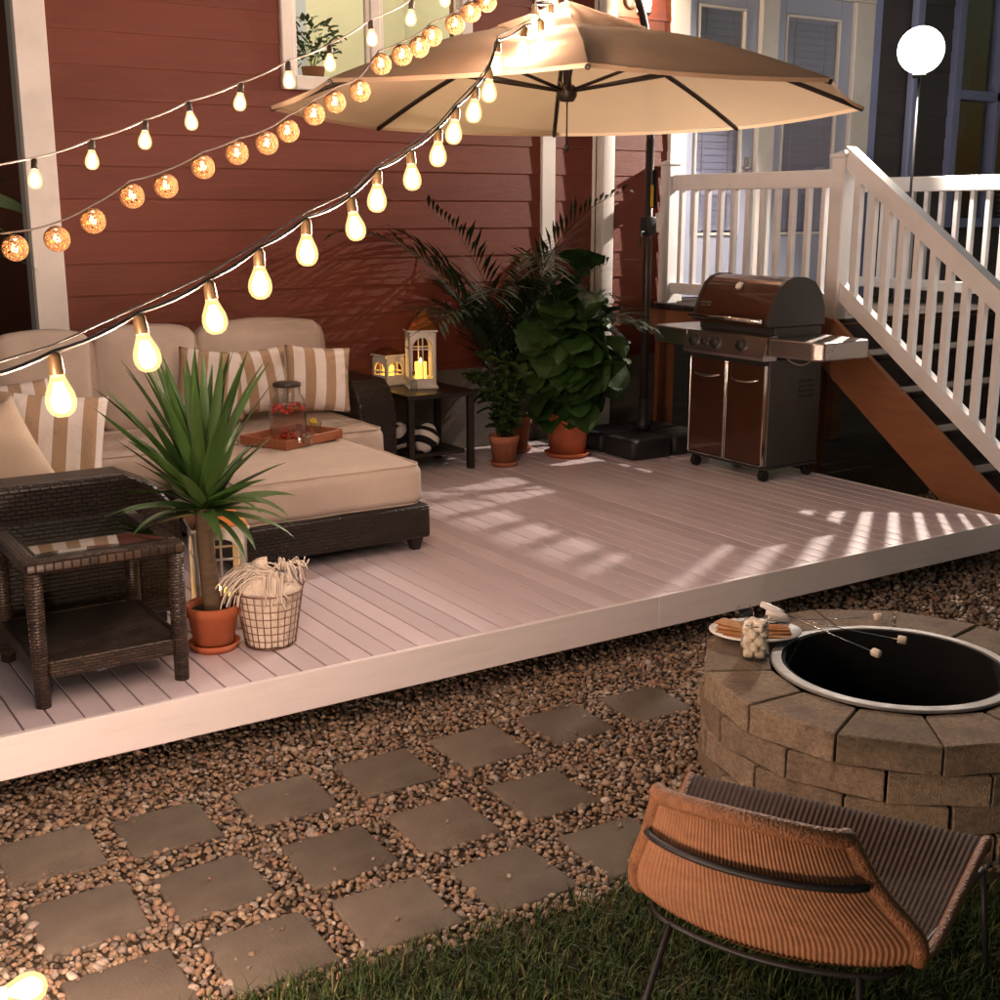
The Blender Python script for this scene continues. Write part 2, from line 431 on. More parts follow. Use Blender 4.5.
g = MB().box(-60, 60, -20, 100, -0.5, 0.0).obj('ground', M['soil'])
tag(g, 'dark bare soil under the gravel and lawn', 'ground', kind='structure')

# ---- pavers
pv = [(.703, 3.494), (1.04, 3.461), (1.42, 3.445), (1.79, 3.44), (2.158, 3.44), (2.53, 3.44), (2.90, 3.43),
      (.704, 3.093), (1.042, 3.068), (1.41, 3.03), (1.763, 3.024), (2.135, 3.019),
      (.70, 2.70), (1.052, 2.684), (1.406, 2.668), (1.768, 2.643), (2.135, 2.62)]
path = tag(thing('stepping_stone_path', 'square concrete pavers set in gravel in front of the deck', 'path'), kind='structure')
pm = MB().box(-.137, .137, -.137, .137, -.04, .028, .008, seg=2).mesh('paver')
PAV = []
for i, (x, y) in enumerate(pv):
    rz = rad(-1.5 + random.uniform(-1.6, 1.6))
    o = link('paver', pm, M['paver'], path, (x, y, random.uniform(-.016, -.010)), (rad(random.uniform(-1.2, 1.2)), rad(random.uniform(-1.2, 1.2)), rz))
    PAV.append((x, y))

# ---- gravel
PITC = Vector((3.20, 2.535)); PITR = .615
def island_mat(name, stops, rough, bump=.2, spec=.4, bs=120):
    m = bpy.data.materials.new(name); m.use_nodes = True
    nt = m.node_tree; b = nt.nodes['Principled BSDF']; L = nt.links.new
    gm = node(nt, 'ShaderNodeNewGeometry'); rp = node(nt, 'ShaderNodeValToRGB'); rp.color_ramp.interpolation = 'LINEAR'
    e = rp.color_ramp.elements
    while len(e) < len(stops): e.new(0.5)
    for k, (p, c) in enumerate(stops): e[k].position = p; e[k].color = (*c, 1)
    L(gm.outputs['Random Per Island'], rp.inputs['Fac'])
    tc = node(nt, 'ShaderNodeTexCoord'); nz = node(nt, 'ShaderNodeTexNoise'); nz.inputs['Scale'].default_value = bs; L(tc.outputs['Object'], nz.inputs['Vector'])
    mr = node(nt, 'ShaderNodeMapRange'); mr.inputs['To Min'].default_value = .6; mr.inputs['To Max'].default_value = 1.4; L(nz.outputs['Fac'], mr.inputs['Value'])
    h = node(nt, 'ShaderNodeHueSaturation'); L(rp.outputs['Color'], h.inputs['Color']); L(mr.outputs['Result'], h.inputs['Value'])
    L(h.outputs['Color'], b.inputs['Base Color']); b.inputs['Roughness'].default_value = rough; b.inputs['Specular IOR Level'].default_value = spec
    if bump:
        bp = node(nt, 'ShaderNodeBump'); bp.inputs['Strength'].default_value = bump; bp.inputs['Distance'].default_value = .003
        L(nz.outputs['Fac'], bp.inputs['Height']); L(bp.outputs['Normal'], b.inputs['Normal'])
    return m
M['gravel'] = island_mat('gravel', [(0, (.065, .046, .033)), (.2, (.19, .13, .082)), (.4, (.31, .205, .125)), (.55, (.22, .125, .08)), (.7, (.36, .26, .175)), (.85, (.15, .12, .10)), (1, (.46, .37, .29))], .6)
M['grass'] = island_mat('grass', [(0, (.014, .028, .007)), (.35, (.028, .056, .012)), (.7, (.048, .085, .018)), (.9, (.09, .105, .03)), (1, (.17, .145, .06))], .6, 0, .25)

def pebbles(name, xs, ys, sp, smin, smax, sub):
    bms = []
    for k in range(7):
        bm = bmesh.new(); bmesh.ops.create_icosphere(bm, subdivisions=sub, radius=1)
        for v in bm.verts:
            n_ = noise.noise(v.co * 1.1 + Vector((k * 7.1, 3, 1))) * .42
            v.co *= 1 + n_
        bm.verts.index_update()
        bms.append((np.array([v.co[:] for v in bm.verts]), np.array([[v.index for v in f.verts] for f in bm.faces]))); bm.free()
    gx, gy = np.meshgrid(np.arange(*xs, sp), np.arange(*ys, sp))
    P = np.stack([gx.ravel(), gy.ravel()], 1) + RNG.uniform(-.5, .5, (gx.size, 2)) * sp
    keep = []; up = set()
    for i, (x, y) in enumerate(P):
        inp = any(abs(x - a) < .132 and abs(y - b) < .132 for a, b in PAV)
        if inp and (RNG.random() > .012 or sub < 2): continue
        if inp: up.add(i)
        if (x - PITC.x) ** 2 + (y - PITC.y) ** 2 < (PITR - .01) ** 2: continue
        if y < lawn_edge(x) - .03 + .05 * noise.noise(Vector((x * 9, y * 9, 0))): continue
        keep.append(i)
    UPZ = [.020 if i in up else 0 for i in keep]; P = P[keep]
    V = []; F = []; o = 0
    for (x, y), uz in zip(P, UPZ):
        b, f = bms[RNG.integers(7)]
        s = RNG.uniform(smin * .8, smax) * (1.6 if RNG.random() < .08 else 1) * (.55 if uz else 1)
        sc = s * np.array([1, RNG.uniform(.62, .95), RNG.uniform(.45, .72)])
        q = Euler((RNG.normal(0, .45), RNG.normal(0, .45), RNG.uniform(0, 6.28))).to_matrix()
        V.append((b * sc) @ np.array(q).T + np.array([x, y, uz if uz else RNG.uniform(-.001, .012)]))
        F.append(f + o); o += len(b)
    V = np.concatenate(V); F = np.concatenate(F)
    me = bpy.data.meshes.new(name)
    me.vertices.add(len(V)); me.vertices.foreach_set('co', V.astype(np.float32).ravel())
    me.loops.add(F.size); me.loops.foreach_set('vertex_index', F.astype(np.int32).ravel())
    me.polygons.add(len(F)); me.polygons.foreach_set('loop_start', np.arange(0, F.size, 3, dtype=np.int32))
    me.polygons.foreach_set('use_smooth', np.ones(len(F), bool))
    me.update(calc_edges=True); me.validate()
    return link(name, me, M['gravel'])
gr = pebbles('gravel', (-.85, 4.3), (1.6, 4.25), .0178, .0085, .013, 2)
tag(gr, 'brown and tan pebble gravel around the pavers and fire pit', 'gravel', kind='stuff')
gr2 = pebbles('gravel', (4.3, 7.2), (1.9, 5.2), .03, .013, .02, 1)
tag(gr2, 'dark gravel in shade between the deck end and the stairs', 'gravel', kind='stuff')

# ---- lawn
def grass():
    V = []; F = []
    n = 0
    while n < 44000:
        x = RNG.uniform(.6, 3.6); y = RNG.uniform(1.1, 2.62)
        e = lawn_edge(x) + .045 * noise.noise(Vector((x * 7, y * 7, 2)))
        if y > e: continue
        if y > e - .08 and RNG.random() < .45: continue
        if (x - PITC.x) ** 2 + (y - PITC.y) ** 2 < .75 ** 2: continue
        d = .5 + .7 * noise.noise(Vector((x * 3.1, y * 3.1, 5)))
        if RNG.random() > .65 + .35 * d: continue
        h = RNG.uniform(.025, .062) * (1 + .35 * d); a = RNG.uniform(0, 6.28); lean = RNG.uniform(.15, 1.1) * h
        wd = RNG.uniform(.0012, .0024)
        cx, cy_ = math.cos(a), math.sin(a); px, py = -cy_ * wd, cx * wd
        b = len(V)
        V += [(x - px, y - py, -.002), (x + px, y + py, -.002), (x + cx * lean * .35 + px * .8, y + cy_ * lean * .35 + py * .8, h * .6),
              (x + cx * lean * .35 - px * .8, y + cy_ * lean * .35 - py * .8, h * .6), (x + cx * lean, y + cy_ * lean, h * (1 - .3 * lean / h * .5))]
        F += [(b, b + 1, b + 2, b + 3), (b + 3, b + 2, b + 4)]
        n += 1
    me = bpy.data.meshes.new('grass'); me.from_pydata(V, [], F); me.update()
    return link('grass', me, M['grass'])
tag(grass(), 'dark green lawn grass beside the gravel edge', 'grass', kind='stuff')

# ---- deck
deck = tag(thing('deck', 'low deck of mauve grey boards with pale fascia', 'deck'), kind='structure')
PITCHX = .0951; X0 = .738; XR = 5.78
pl = MB().box(-.0448, .0448, 0, WY - .02 - FY - .024, -.025, 0, .0022).mesh('plank')
k = -14
while X0 + PITCHX * k + .0475 < XR + .03:
    xc = X0 + PITCHX * k + PITCHX / 2
    link('plank', pl, M['deck'], deck, (xc + random.uniform(-.0006, .0006), FY + .024, DZ + random.uniform(-.0009, .0009)))
    k += 1
xe = X0 + PITCHX * (k - 1) + PITCHX
for a, b in ((-.7, 3.32), (3.322, xe + .02)):
    MB().box(a, b, FY, FY + .022, DZ - .143, DZ + .001, .002).obj('fascia_board', M['fascia'], deck)
MB().box(xe + .003, xe + .024, FY + .0225, WY - .05, DZ - .143, DZ + .001, .002).obj('fascia_board', M['fascia'], deck)
for y in (4.6, 5.6, 6.6):
    MB().box(-.6, xe - .03, y, y + .09, DZ - .14, DZ - .027).obj('beam', M['darkwood'], deck)
for x in (-.5, 1.6, 3.7, 5.6):
    for y in (4.6, 5.6, 6.6): MB().box(x, x + .09, y, y + .09, -.02, DZ - .14).obj('post', M['darkwood'], deck)

# ---- red house
house = thing('red_house', 'house with dark red lap siding, white trim and pale patio doors', 'house', (0, 0, 0))
def wbox(n, m, x0, x1, y0, y1, z0, z1, bev=0, par=None): return MB().box(x0, x1, y0, y1, z0, z1, bev).obj(n, m, par or house)
WX0, WX1, WZ0 = 3.20, 4.40, 2.60
wbox('wall', M['siding'], 1.66, WX0, WY, WY + .15, .80, 4.2)
wbox('wall', M['siding'], WX1, 6.2, WY, WY + .15, .80, 4.2)
wbox('wall', M['siding'], WX0, WX1, WY, WY + .15, .80, WZ0)
wbox('wall', M['siding'], 1.66, 1.80, WY + .15, 12, .0, 4.2)
wbox('wall', M['siding'], 6.2, 8.3, WY, WY + .15, 3.50, 4.2)
wbox('foundation', M['concrete'], 1.68, 6.1, WY + .004, WY + .2, -.1, .85)
def plank_mesh(L):
    v = []
    for x in (0, L): v += [(x, -.0135, 0), (x, 0, 0), (x, 0, .19), (x, -.004, .19)]
    return MB().add(v, [(0, 1, 5, 4), (1, 2, 6, 5), (2, 3, 7, 6), (3, 0, 4, 7), (0, 3, 2, 1), (4, 5, 6, 7)]).mesh('siding_plank')
pmA, pmB, pmC, pmD = plank_mesh(5.03 - 1.79), plank_mesh(WX0 - 1.79), plank_mesh(5.03 - WX1), plank_mesh(6.16 - 5.115)
z = .85
while z < 4.1:
    dj = random.uniform(-.0015, .0015)
    if z + .17 < WZ0: link('siding_plank', pmA, M['siding'], house, (1.79, WY, z + dj))
    else:
        link('siding_plank', pmB, M['siding'], house, (1.79, WY, z + dj)); link('siding_plank', pmC, M['siding'], house, (WX1, WY, z + dj))
    link('siding_plank', pmD, M['siding'], house, (5.115, WY, z - dj))
    z += .177
wbox('corner_trim', M['trim'], 1.635, 1.80, WY - .034, WY - .002, .2, 4.2, .004)
wbox('corner_trim', M['trim'], 1.632, 1.655, WY - .002, WY + .12, .2, 4.2, .003)
wbox('trim_board', M['trim'], 5.015, 5.125, WY - .036, WY - .006, .86, 4.2, .004)
wbox('trim_board', M['trim'], 5.455, 5.475, WY - .03, WY - .008, .86, 4.2, .003)
ds = MB().box(5.478, 5.588, WY - .105, WY - .025, .30, 4.2, .012, seg=2).obj('downspout', M['trim'], house)
for zz in (1.2, 2.6): MB().box(5.47, 5.596, WY - .109, WY - .02, zz, zz + .03).obj('strap', M['trim'], ds)
# window
win = wbox('window', M['trim'], WX0 - .06, WX0 + .02, WY - .045, WY + .02, WZ0 - .05, 4.1, .006)
for (a, b, c, d) in ((WX1 - .02, WX1 + .06, WZ0 - .05, 4.1), (WX0 + .02, WX1 - .02, WZ0 - .05, WZ0 + .03)):
    MB().box(a, b, WY - .045, WY + .02, c, d, .006).obj('casing', M['trim'], win)
MB().box(3.735, 3.80, WY - .03, WY + .03, WZ0 + .03, 4.1, .005).obj('mullion', M['trim'], win)
for a, b in ((WX0 + .02, 3.735), (3.80, WX1 - .02)):
    MB().box(a, a + .028, WY - .012, WY + .02, WZ0 + .03, 4.1, .004).obj('sash', M['trim'], win)
    MB().box(b - .028, b, WY - .012, WY + .02, WZ0 + .03, 4.1, .004).obj('sash', M['trim'], win)
    MB().box(a + .028, b - .028, WY + .002, WY + .006, WZ0 + .03, 4.1).obj('pane', M['pane'], win)
# room behind the lit window
rm = MB()
rm.box(2.6, 5.2, 9.4, 9.5, 1.6, 4.5); rm.box(2.5, 2.6, WY + .15, 9.5, 1.6, 4.5); rm.box(5.2, 5.3, WY + .15, 9.5, 1.6, 4.5)
rm.box(2.5, 5.3, WY + .15, 9.5, 1.5, 1.6); rm.box(2.5, 5.3, WY + .15, 9.5, 4.5, 4.6)
rm.obj('room', M['room'], house)
MB().box(3.98, 4.30, 9.33, 9.40, 1.6, 3.9).obj('room_door', M['doorcol'], house)
MB().box(WX0 + .02, WX1 - .02, WY + .1, WY + .42, WZ0 - .03, WZ0 - .005).obj('window_ledge', M['trim'], house)
# patio doors
for a, b in ((6.14, 6.30), (7.006, 7.183), (8.016, 8.236)):
    wbox('door_trim', M['trim'], a, b, WY - .04, WY + .06, 1.18, 3.44, .006)
wbox('door_header', M['trim'], 6.14, 8.236, WY - .045, WY + .06, 3.442, 3.60, .006)
wbox('threshold', M['steel'], 6.30, 8.016, WY - .03, WY + .1, 1.182, 1.20)
for a, b in ((6.303, 7.003), (7.186, 8.013)):
    d = wbox('door', M['doorcol'], a, a + .10, WY + .0, WY + .045, 1.205, 3.438, .004)
    MB().box(b - .13, b, WY, WY + .045, 1.205, 3.438, .004).obj('stile', M['doorcol'], d)
    MB().box(a + .10, b - .13, WY, WY + .045, 1.205, 1.66, .004).obj('bottom_rail', M['doorcol'], d)
    MB().box(a + .10, b - .13, WY, WY + .045, 3.30, 3.438, .004).obj('top_rail', M['doorcol'], d)
    for (p, q, r_, s_) in ((a + .10, a + .118, 1.66, 3.30), (b - .148, b - .13, 1.66, 3.30), (a + .118, b - .148, 1.66, 1.68), (a + .118, b - .148, 3.28, 3.30)):
        MB().box(p, q, WY - .014, WY + .03, r_, s_, .004).obj('glazing_bead', M['trim'], d)
    MB().box(a + .118, b - .148, WY + .012, WY + .016, 1.68, 3.28).obj('pane', M['doorpane'], d)
    zz = 1.70
    slat = MB().box(a + .122, b - .152, WY + .026, WY + .030, 0, .046, M=None).mesh('blind_slat')
    while zz < 3.26:
        link('blind_slat', slat, M['blind'], d, (0, random.uniform(0, .001), zz), None); zz += .05
    for q in (.2, .8):
        MB().tube([(a + .118 + (b - a - .27) * q, WY + .0235, 1.69), (a + .118 + (b - a - .27) * q, WY + .0235, 3.27)], .0022, 5).obj('cord', M['trim'], d)
    hd = MB().tube([(b - .065, WY, 2.16), (b - .065, WY - .05, 2.16), (b - .15, WY - .055, 2.16)], .011, 8).obj('door_handle', M['steel'], d)
    MB().box(b - .085, b - .045, WY - .012, WY, 2.06, 2.24, .003).obj('handle_plate', M['steel'], d)
wbox('wall', M['curtain'], 6.2, 8.2, WY + .062, WY + .12, 1.18, 3.5)

# ---- neighbouring grey house
gh = thing('grey_house', 'dark grey sided house wall with a pale framed window', 'house')
wbox('wall', M['greysid'], 8.30, 9.32, WY + .02, WY + .15, .3, 4.2, par=gh)
wbox('wall', M['greysid'], 10.25, 12.5, WY + .02, WY + .15, .3, 4.2, par=gh)
wbox('wall', M['greysid'], 9.32, 10.25, WY + .02, WY + .15, .3, 1.75, par=gh)
pm1 = plank_mesh(9.27 - 8.31); pm2 = plank_mesh(12.5 - 10.32); pm3 = plank_mesh(10.32 - 9.27)
z = 1.03
while z < 4.1:
    link('siding_plank', pm1, M['greysid'], gh, (8.31, WY + .02, z)); link('siding_plank', pm2, M['greysid'], gh, (10.32, WY + .02, z))
    if z < 1.6: link('siding_plank', pm3, M['greysid'], gh, (9.27, WY + .02, z))
    z += .177
wbox('corner_trim', M['bluetrim'], 8.24, 8.33, WY - .03, WY + .02, .3, 4.2, .004, par=gh)
wbox('downspout', M['bluetrim'], 8.70, 8.80, WY - .07, WY - .002, .3, 4.2, .01, par=gh)
gw = wbox('window', M['bluetrim'], 9.26, 9.35, WY - .05, WY + .06, 1.70, 4.1, .005, par=gh)
for (a, b, c, d) in ((10.17, 10.27, 1.70, 4.1), (9.35, 10.17, 1.70, 1.78), (9.35, 10.17, 2.77, 2.85), (9.85, 9.91, 1.78, 4.1)):
    MB().box(a, b, WY - .045, WY + .055, c, d, .005).obj('sash', M['bluetrim'], gw)
MB().box(9.35, 9.85, WY + .02, WY + .024, 1.78, 4.1).obj('pane', M['pane'], gw)
MB().box(9.91, 10.17, WY + .02, WY + .024, 1.78, 4.1).obj('pane', M['pane'], gw)
MB().box(9.0, 11.2, WY + .5, WY + .52, 1.3, 4.3).obj('inner_wall', M['dimroom'], gh)
MB().box(9.98, 10.14, WY + .47, WY + .498, 2.88, 3.12).obj('picture', M['doorcol'], gh)
MB().box(9.96, 10.13, WY + .47, WY + .498, 2.50, 2.74).obj('picture', M['doorcol'], gh)
zz = 1.8
bs = MB().box(9.915, 10.165, WY + .03, WY + .045, 0, .004).mesh('blind_slat')
while zz < 4.0:
    link('blind_slat', bs, M['blind'], gh, (0, 0, zz), None); zz += .045

# ---- landing and stairs
st = thing('wooden_stairs', 'brown stained wooden stairs and landing up to the patio doors', 'stairs')
LZ = 1.18
SX0, SX1, SYT = 5.95, 7.98, 5.45
RISE, RUN = LZ / 6.0, LZ / 6.0 / .705
for y0, y1 in [(SYT + .003 + k * .142, SYT + .003 + k * .142 + .138) for k in range(12)]:
    MB().box(SX0 - .02, SX1 + .02, y0, min(y1, WY - .045), LZ - .028, LZ, .003).obj('landing_board', M['darkwood'], st)
MB().box(SX0, SX0 + .038, SYT + .05, WY - .05, LZ - .22, LZ - .03, .003).obj('rim_board', M['brownwood'], st)
MB().box(SX1 - .038, SX1, SYT + .05, WY - .05, LZ - .22, LZ - .03, .003).obj('rim_board', M['brownwood'], st)
MB().box(SX0, SX1, SYT + .01, SYT + .048, LZ - .22, LZ - .03, .003).obj('rim_board', M['brownwood'], st)
for x in (SX0 + .05, SX1 - .15):
    for y in (SYT + .06, WY - .2): MB().box(x, x + .1, y, y + .1, -.02, LZ - .03).obj('post', M['brownwood'], st)
def nose(y): return LZ - (SYT - y) * .705
for x in (SX0, SX1 - .04):
    up, dn = .078, -.275
    ys = (SYT + .005, 3.72)
    v = []
    for xx in (x, x + .04):
        yb = SYT - (LZ + dn) / .705
        v += [(xx, ys[0], nose(ys[0]) + up - .06), (xx, ys[0] - .1, nose(ys[0] - .1) + up), (xx, 3.75, nose(3.75) + up), (xx, 3.70, 0.0), (xx, yb, 0.0), (xx, ys[0], nose(ys[0]) + dn)]
    n6 = [(0, 1, 2, 3, 4, 5), (6, 11, 10, 9, 8, 7)] + [(i, i + 6, (i + 1) % 6 + 6, (i + 1) % 6) for i in range(6)]
    MB().add(v, n6).obj('stringer', M['brownwood'], st)
for k in range(1, 6):
    y1 = SYT - RUN * (k - 1); zt = LZ - RISE * k
    MB().box(SX0 + .042, SX1 - .042, y1 - RUN - .025, y1 - .012, zt - .036, zt, .006).obj('tread', M['darkwood'], st)
    MB().box(SX0 + .042, SX1 - .042, y1 - .010, y1 + .006, zt - .036, zt + RISE - .038).obj('riser', M['darkwood'], st)

# ---- railings
RX = 6.10
def cap_post(par, x, y, z0, z1):
    p = MB().box(x - .052, x + .052, y - .052, y + .052, z0, z1, .006).obj('post', M['vinyl'], par)
    c = MB().box(x - .064, x + .064, y - .064, y + .064, z1, z1 + .022, .004)
    c.add([(x - .05, y - .05, z1 + .022), (x + .05, y - .05, z1 + .022), (x + .05, y + .05, z1 + .022), (x - .05, y + .05, z1 + .022), (x, y, z1 + .045)], [(0, 1, 4), (1, 2, 4), (2, 3, 4), (3, 0, 4)])
    c.obj('post_cap', M['vinyl'], p)
def level_rail(label, x, y0, y1, posts):
    r_ = thing('railing', label, 'railing', group='white railings of the landing')
    for y in posts: cap_post(r_, x, y, LZ, 2.165)
    MB().box(x - .03, x + .03, y0, y1, 1.985, 2.095, .008).obj('top_rail', M['vinyl'], r_)
    MB().box(x - .026, x + .026, y0, y1, 1.255, 1.335, .006).obj('bottom_rail', M['vinyl'], r_)
    n = int((y1 - y0) / .128)
    bal = MB().box(-.019, .019, -.019, .019, 1.335, 1.985, .003).mesh('baluster')
    for k in range(n):
        link('baluster', bal, M['vinyl'], r_, (x, y0 + (k + .62) * (y1 - y0) / (n + .24), 0))
level_rail('white level railing on the landing behind the copper grill', RX, 5.532, 7.048, (5.48, 7.10))
level_rail('white level railing behind the globe lamp, far side of landing', 7.93, 5.532, 7.048, (5.48, 7.10))
sr = thing('railing', 'white sloping railing going down the wooden stairs', 'railing', group='white railings of the landing')
def sloped(za, zb, hw, name):
    ya, yb = 5.427, 3.50
    v = []
    for x in (RX - hw, RX + hw):
        for y in (ya, yb):
            s_ = -.705 * (5.317 - y)
            v += [(x, y, za + s_), (x, y, zb + s_)]
    MB().add(v, [(0, 1, 3, 2), (4, 6, 7, 5), (0, 2, 6, 4), (1, 5, 7, 3), (0, 4, 5, 1), (2, 3, 7, 6)]).obj(name, M['vinyl'], sr)
sloped(2.015, 2.128, .034, 'top_rail'); sloped(2.131, 2.150, .042, 'cap_rail'); sloped(1.215, 1.335, .028, 'bottom_rail')
balm = None
y = 5.34
hb = .705 * .021
bm_ = MB().add([(-.019, -.021, -hb), (.019, -.021, -hb), (.019, .021, hb), (-.019, .021, hb), (-.019, -.021, .684 - hb), (.019, -.021, .684 - hb), (.019, .021, .684 + hb), (-.019, .021, .684 + hb)],
              [(3, 2, 1, 0), (4, 5, 6, 7), (0, 1, 5, 4), (1, 2, 6, 5), (2, 3, 7, 6), (3, 0, 4, 7)]).mesh('baluster')
while y > 3.6:
    link('baluster', bm_, M['vinyl'], sr, (RX, y, 1.333 - .705 * (5.317 - y))); y -= .117
cap_post(sr, RX, 3.44, 0.0, .99)

# ---- neighbour's house far behind the corner
nh = thing('far_house', 'dark house standing in the night behind the white corner trim', 'house', (-4, 15, 0))
MB().box(-7, 5.2, 0, .2, -.05, 5.5).obj('wall', M['farsiding'], nh)
for k in range(27): MB().add([(x, y, z) for x in (-7, 5.2) for (y, z) in ((-.03, k * .2 + .05), (-.001, k * .2 + .05), (-.001, k * .2 + .24), (-.008, k * .2 + .24))], [(0, 1, 5, 4), (1, 2, 6, 5), (2, 3, 7, 6), (3, 0, 4, 7), (0, 3, 2, 1), (4, 5, 6, 7)]).obj('siding_plank', M['farsiding'], nh)
MB().add([(-7.3, -.4, 5.5), (5.5, -.4, 5.5), (5.5, 6, 8.5), (-7.3, 6, 8.5), (-7.3, -.4, 5.4), (5.5, -.4, 5.4), (5.5, 6, 8.4), (-7.3, 6, 8.4)], [(0, 1, 2, 3), (7, 6, 5, 4), (0, 4, 5, 1), (1, 5, 6, 2), (2, 6, 7, 3), (3, 7, 4, 0)]).obj('roof', M['farsiding'], nh)
# outlet box by the umbrella pole
oq = ony(657, 222, WY)
ob = MB().box(oq.x - .035, oq.x + .035, WY - .06, WY - .014, oq.z - .075, oq.z + .065, .006).obj('outlet_box', M['trim'], house)
MB().tube(catmull([(oq.x + .02, WY - .05, oq.z - .07), (oq.x + .05, WY - .07, oq.z - .13), (oq.x + .12, WY - .08, oq.z - .22), (6.05, WY - .09, oq.z - .32)], 5), .005, 6).obj('cord', M['blackmetal'], ob)
# ================================================================== OBJECTS
def V3(x, y, z): return Vector((x, y, z))
def onx(x, y, X):
    d = ray(x, y); return CAMP + d * (X / d.x)

def cushion_mesh(sx, sy, sz, r=.05, bulge=.02, seed=0, n=14):
    """box cushion: rounded edges, crowned faces, small dents"""
    bm = bmesh.new()
    bmesh.ops.create_cube(bm, size=2)
    bmesh.ops.subdivide_edges(bm, edges=bm.edges[:], cuts=n - 1, use_grid_fill=True)
    hx, hy, hz = sx / 2, sy / 2, sz / 2
    for v in bm.verts:
        u = v.co.copy()
        p = Vector((u.x * hx, u.y * hy, u.z * hz))
        q = Vector((max(-hx + r, min(hx - r, p.x)), max(-hy + r, min(hy - r, p.y)), max(-hz + r, min(hz - r, p.z))))
        d = p - q
        if d.length > 1e-6: p = q + d.normalized() * min(r, d.length if d.length < r else r)
        cx, cy_, cz = 1 - u.x ** 2, 1 - u.y ** 2, 1 - u.z ** 2
        p.z += math.copysign(bulge * cx * cy_, u.z) * (abs(u.z) ** 2)
        p.x += math.copysign(bulge * .6 * cz * cy_, u.x) * (abs(u.x) ** 4)
        p.y += math.copysign(bulge * .6 * cz * cx, u.y) * (abs(u.y) ** 4)
        nn = noise.noise(Vector((p.x * 5 + seed, p.y * 5, p.z * 5)))
        p += p.normalized() * nn * .006
        v.co = p
    me = bpy.data.meshes.new('cushion'); bm.to_mesh(me); bm.free()
    me.polygons.foreach_set('use_smooth', [True] * len(me.polygons))
    return me

def piping(par, sx, sy, sz, r, m, both=True):
    """corded seam round the top and bottom edges of a box cushion"""
    for sg in ((1, -1) if both else (1,)):
        hx, hy = sx / 2 - .016, sy / 2 - .016; pts = []
        for (cx, cy_, a0) in ((hx - r, hy - r, 0), (-hx + r, hy - r, 90), (-hx + r, -hy + r, 180), (hx - r, -hy + r, 270)):
            for k in range(5): a = rad(a0 + k * 22.5); pts.append((cx + r * math.cos(a), cy_ + r * math.sin(a), sg * (sz / 2 - .010)))
        out = []
        for a, b in zip(pts, pts[1:] + pts[:1]):
            n = max(1, int((Vector(b) - Vector(a)).length / .06))
            for k in range(n):
                q = Vector(a).lerp(Vector(b), k / n); out.append(q + V3(noise.noise(q * 6) * .004, noise.noise(q * 6 + V3(3, 0, 0)) * .004, noise.noise(q * 5 + V3(7, 0, 0)) * .003))
        MB().tube(out + [out[0]], .0055, 6, cap=False).obj('piping', m, par)

def pillow_mesh(sx, sz, th, seed=0, n=22):
    """throw pillow standing in the XZ plane, thin at the seam, drawn-out corners"""
    mb = MB()
    def side(sgn):
        def fn(u, v):
            a, b = u * 2 - 1, v * 2 - 1
            pin = 1 - .10 * (1 - a * a) * 0 
            x = a * sx / 2 * (1 - .09 * (1 - b * b) * abs(a) ** 2 * 0 - .07 * (1 - abs(a) ** 8) * 0)
            ex = 1 - .06 * (1 - b ** 2) ; ez = 1 - .06 * (1 - a ** 2)
            t = max(0, (1 - abs(a) ** 2.4)) ** .55 * max(0, (1 - abs(b) ** 2.4)) ** .55
            y = sgn * (th / 2 * t) + .012 * noise.noise(Vector((a * 2 + seed, b * 2, sgn * 3))) * t
            return (a * sx / 2 * ex, y, b * sz / 2 * ez)
        return fn
    mb.grid(side(1), n, n); mb.grid(side(-1), n, n)
    me = mb.mesh('pillow')
    bm = bmesh.new(); bm.from_mesh(me); bmesh.ops.remove_doubles(bm, verts=bm.verts, dist=1e-4); bmesh.ops.recalc_face_normals(bm, faces=bm.faces)
    bm.to_mesh(me); bm.free()
    me.polygons.foreach_set('use_smooth', [True] * len(me.polygons))
    return me

# ---------------------------------------------------------------- sectional sofa
SX, SY = 2.0, 6.2
sofa = thing('sectional_sofa', 'L shaped dark wicker sectional sofa with beige cushions against the red wall', 'sofa', (SX, SY, DZ))
def sbox(n, m, x0, x1, y0, y1, z0, z1, bev=.02, par=None, seg=2): return MB().box(x0 - SX, x1 - SX, y0 - SY, y1 - SY, z0, z1, bev, seg=seg).obj(n, m, par or sofa)
sbox('base', M['wicker'], .50, 1.50, 4.84, 7.02, .06, .21)
sbox('base', M['wicker'], 1.503, 3.20, 6.10, 7.02, .06, .21)
def arm(name, x0, x1, y0, y1, along, h):
    """wicker arm with a rolled, front-sloping top"""
    prof = [(0, .05), (0, h * .62), (.03, h * .78), (.10, h * .92), (.2, h), (.85, h), (1, h * .97), (1, .05)]
    mb = MB(); k = len(prof); v = []
    for e in (0, 1):
        for t, z in prof:
            if along == 'y': v.append(((x0, x1)[e] - SX, y0 + (y1 - y0) * t - SY, z))
            else: v.append((x1 + (x0 - x1) * t - SX, (y0, y1)[e] - SY, z))
    f = [tuple(range(k)), tuple(range(2 * k - 1, k - 1, -1))] + [(i, (i + 1) % k, (i + 1) % k + k, i + k) for i in range(k)]
    o = mb.add(v, f).obj(name, M['wicker'], sofa)
    bv = o.modifiers.new('bevel', 'BEVEL'); bv.width = .022; bv.segments = 3; bv.limit_method = 'ANGLE'
    return o
arm('arm', 3.205, 3.45, 6.40, 7.06, 'y', .63)
arm('arm', .50, 1.54, 4.64, 4.835, 'x', .625)
sbox('back_frame', M['wicker'], .50, 3.20, 7.025, 7.10, .06, .74)
sbox('back_frame', M['wicker'], .42, .497, 4.84, 7.10, .06, .74)
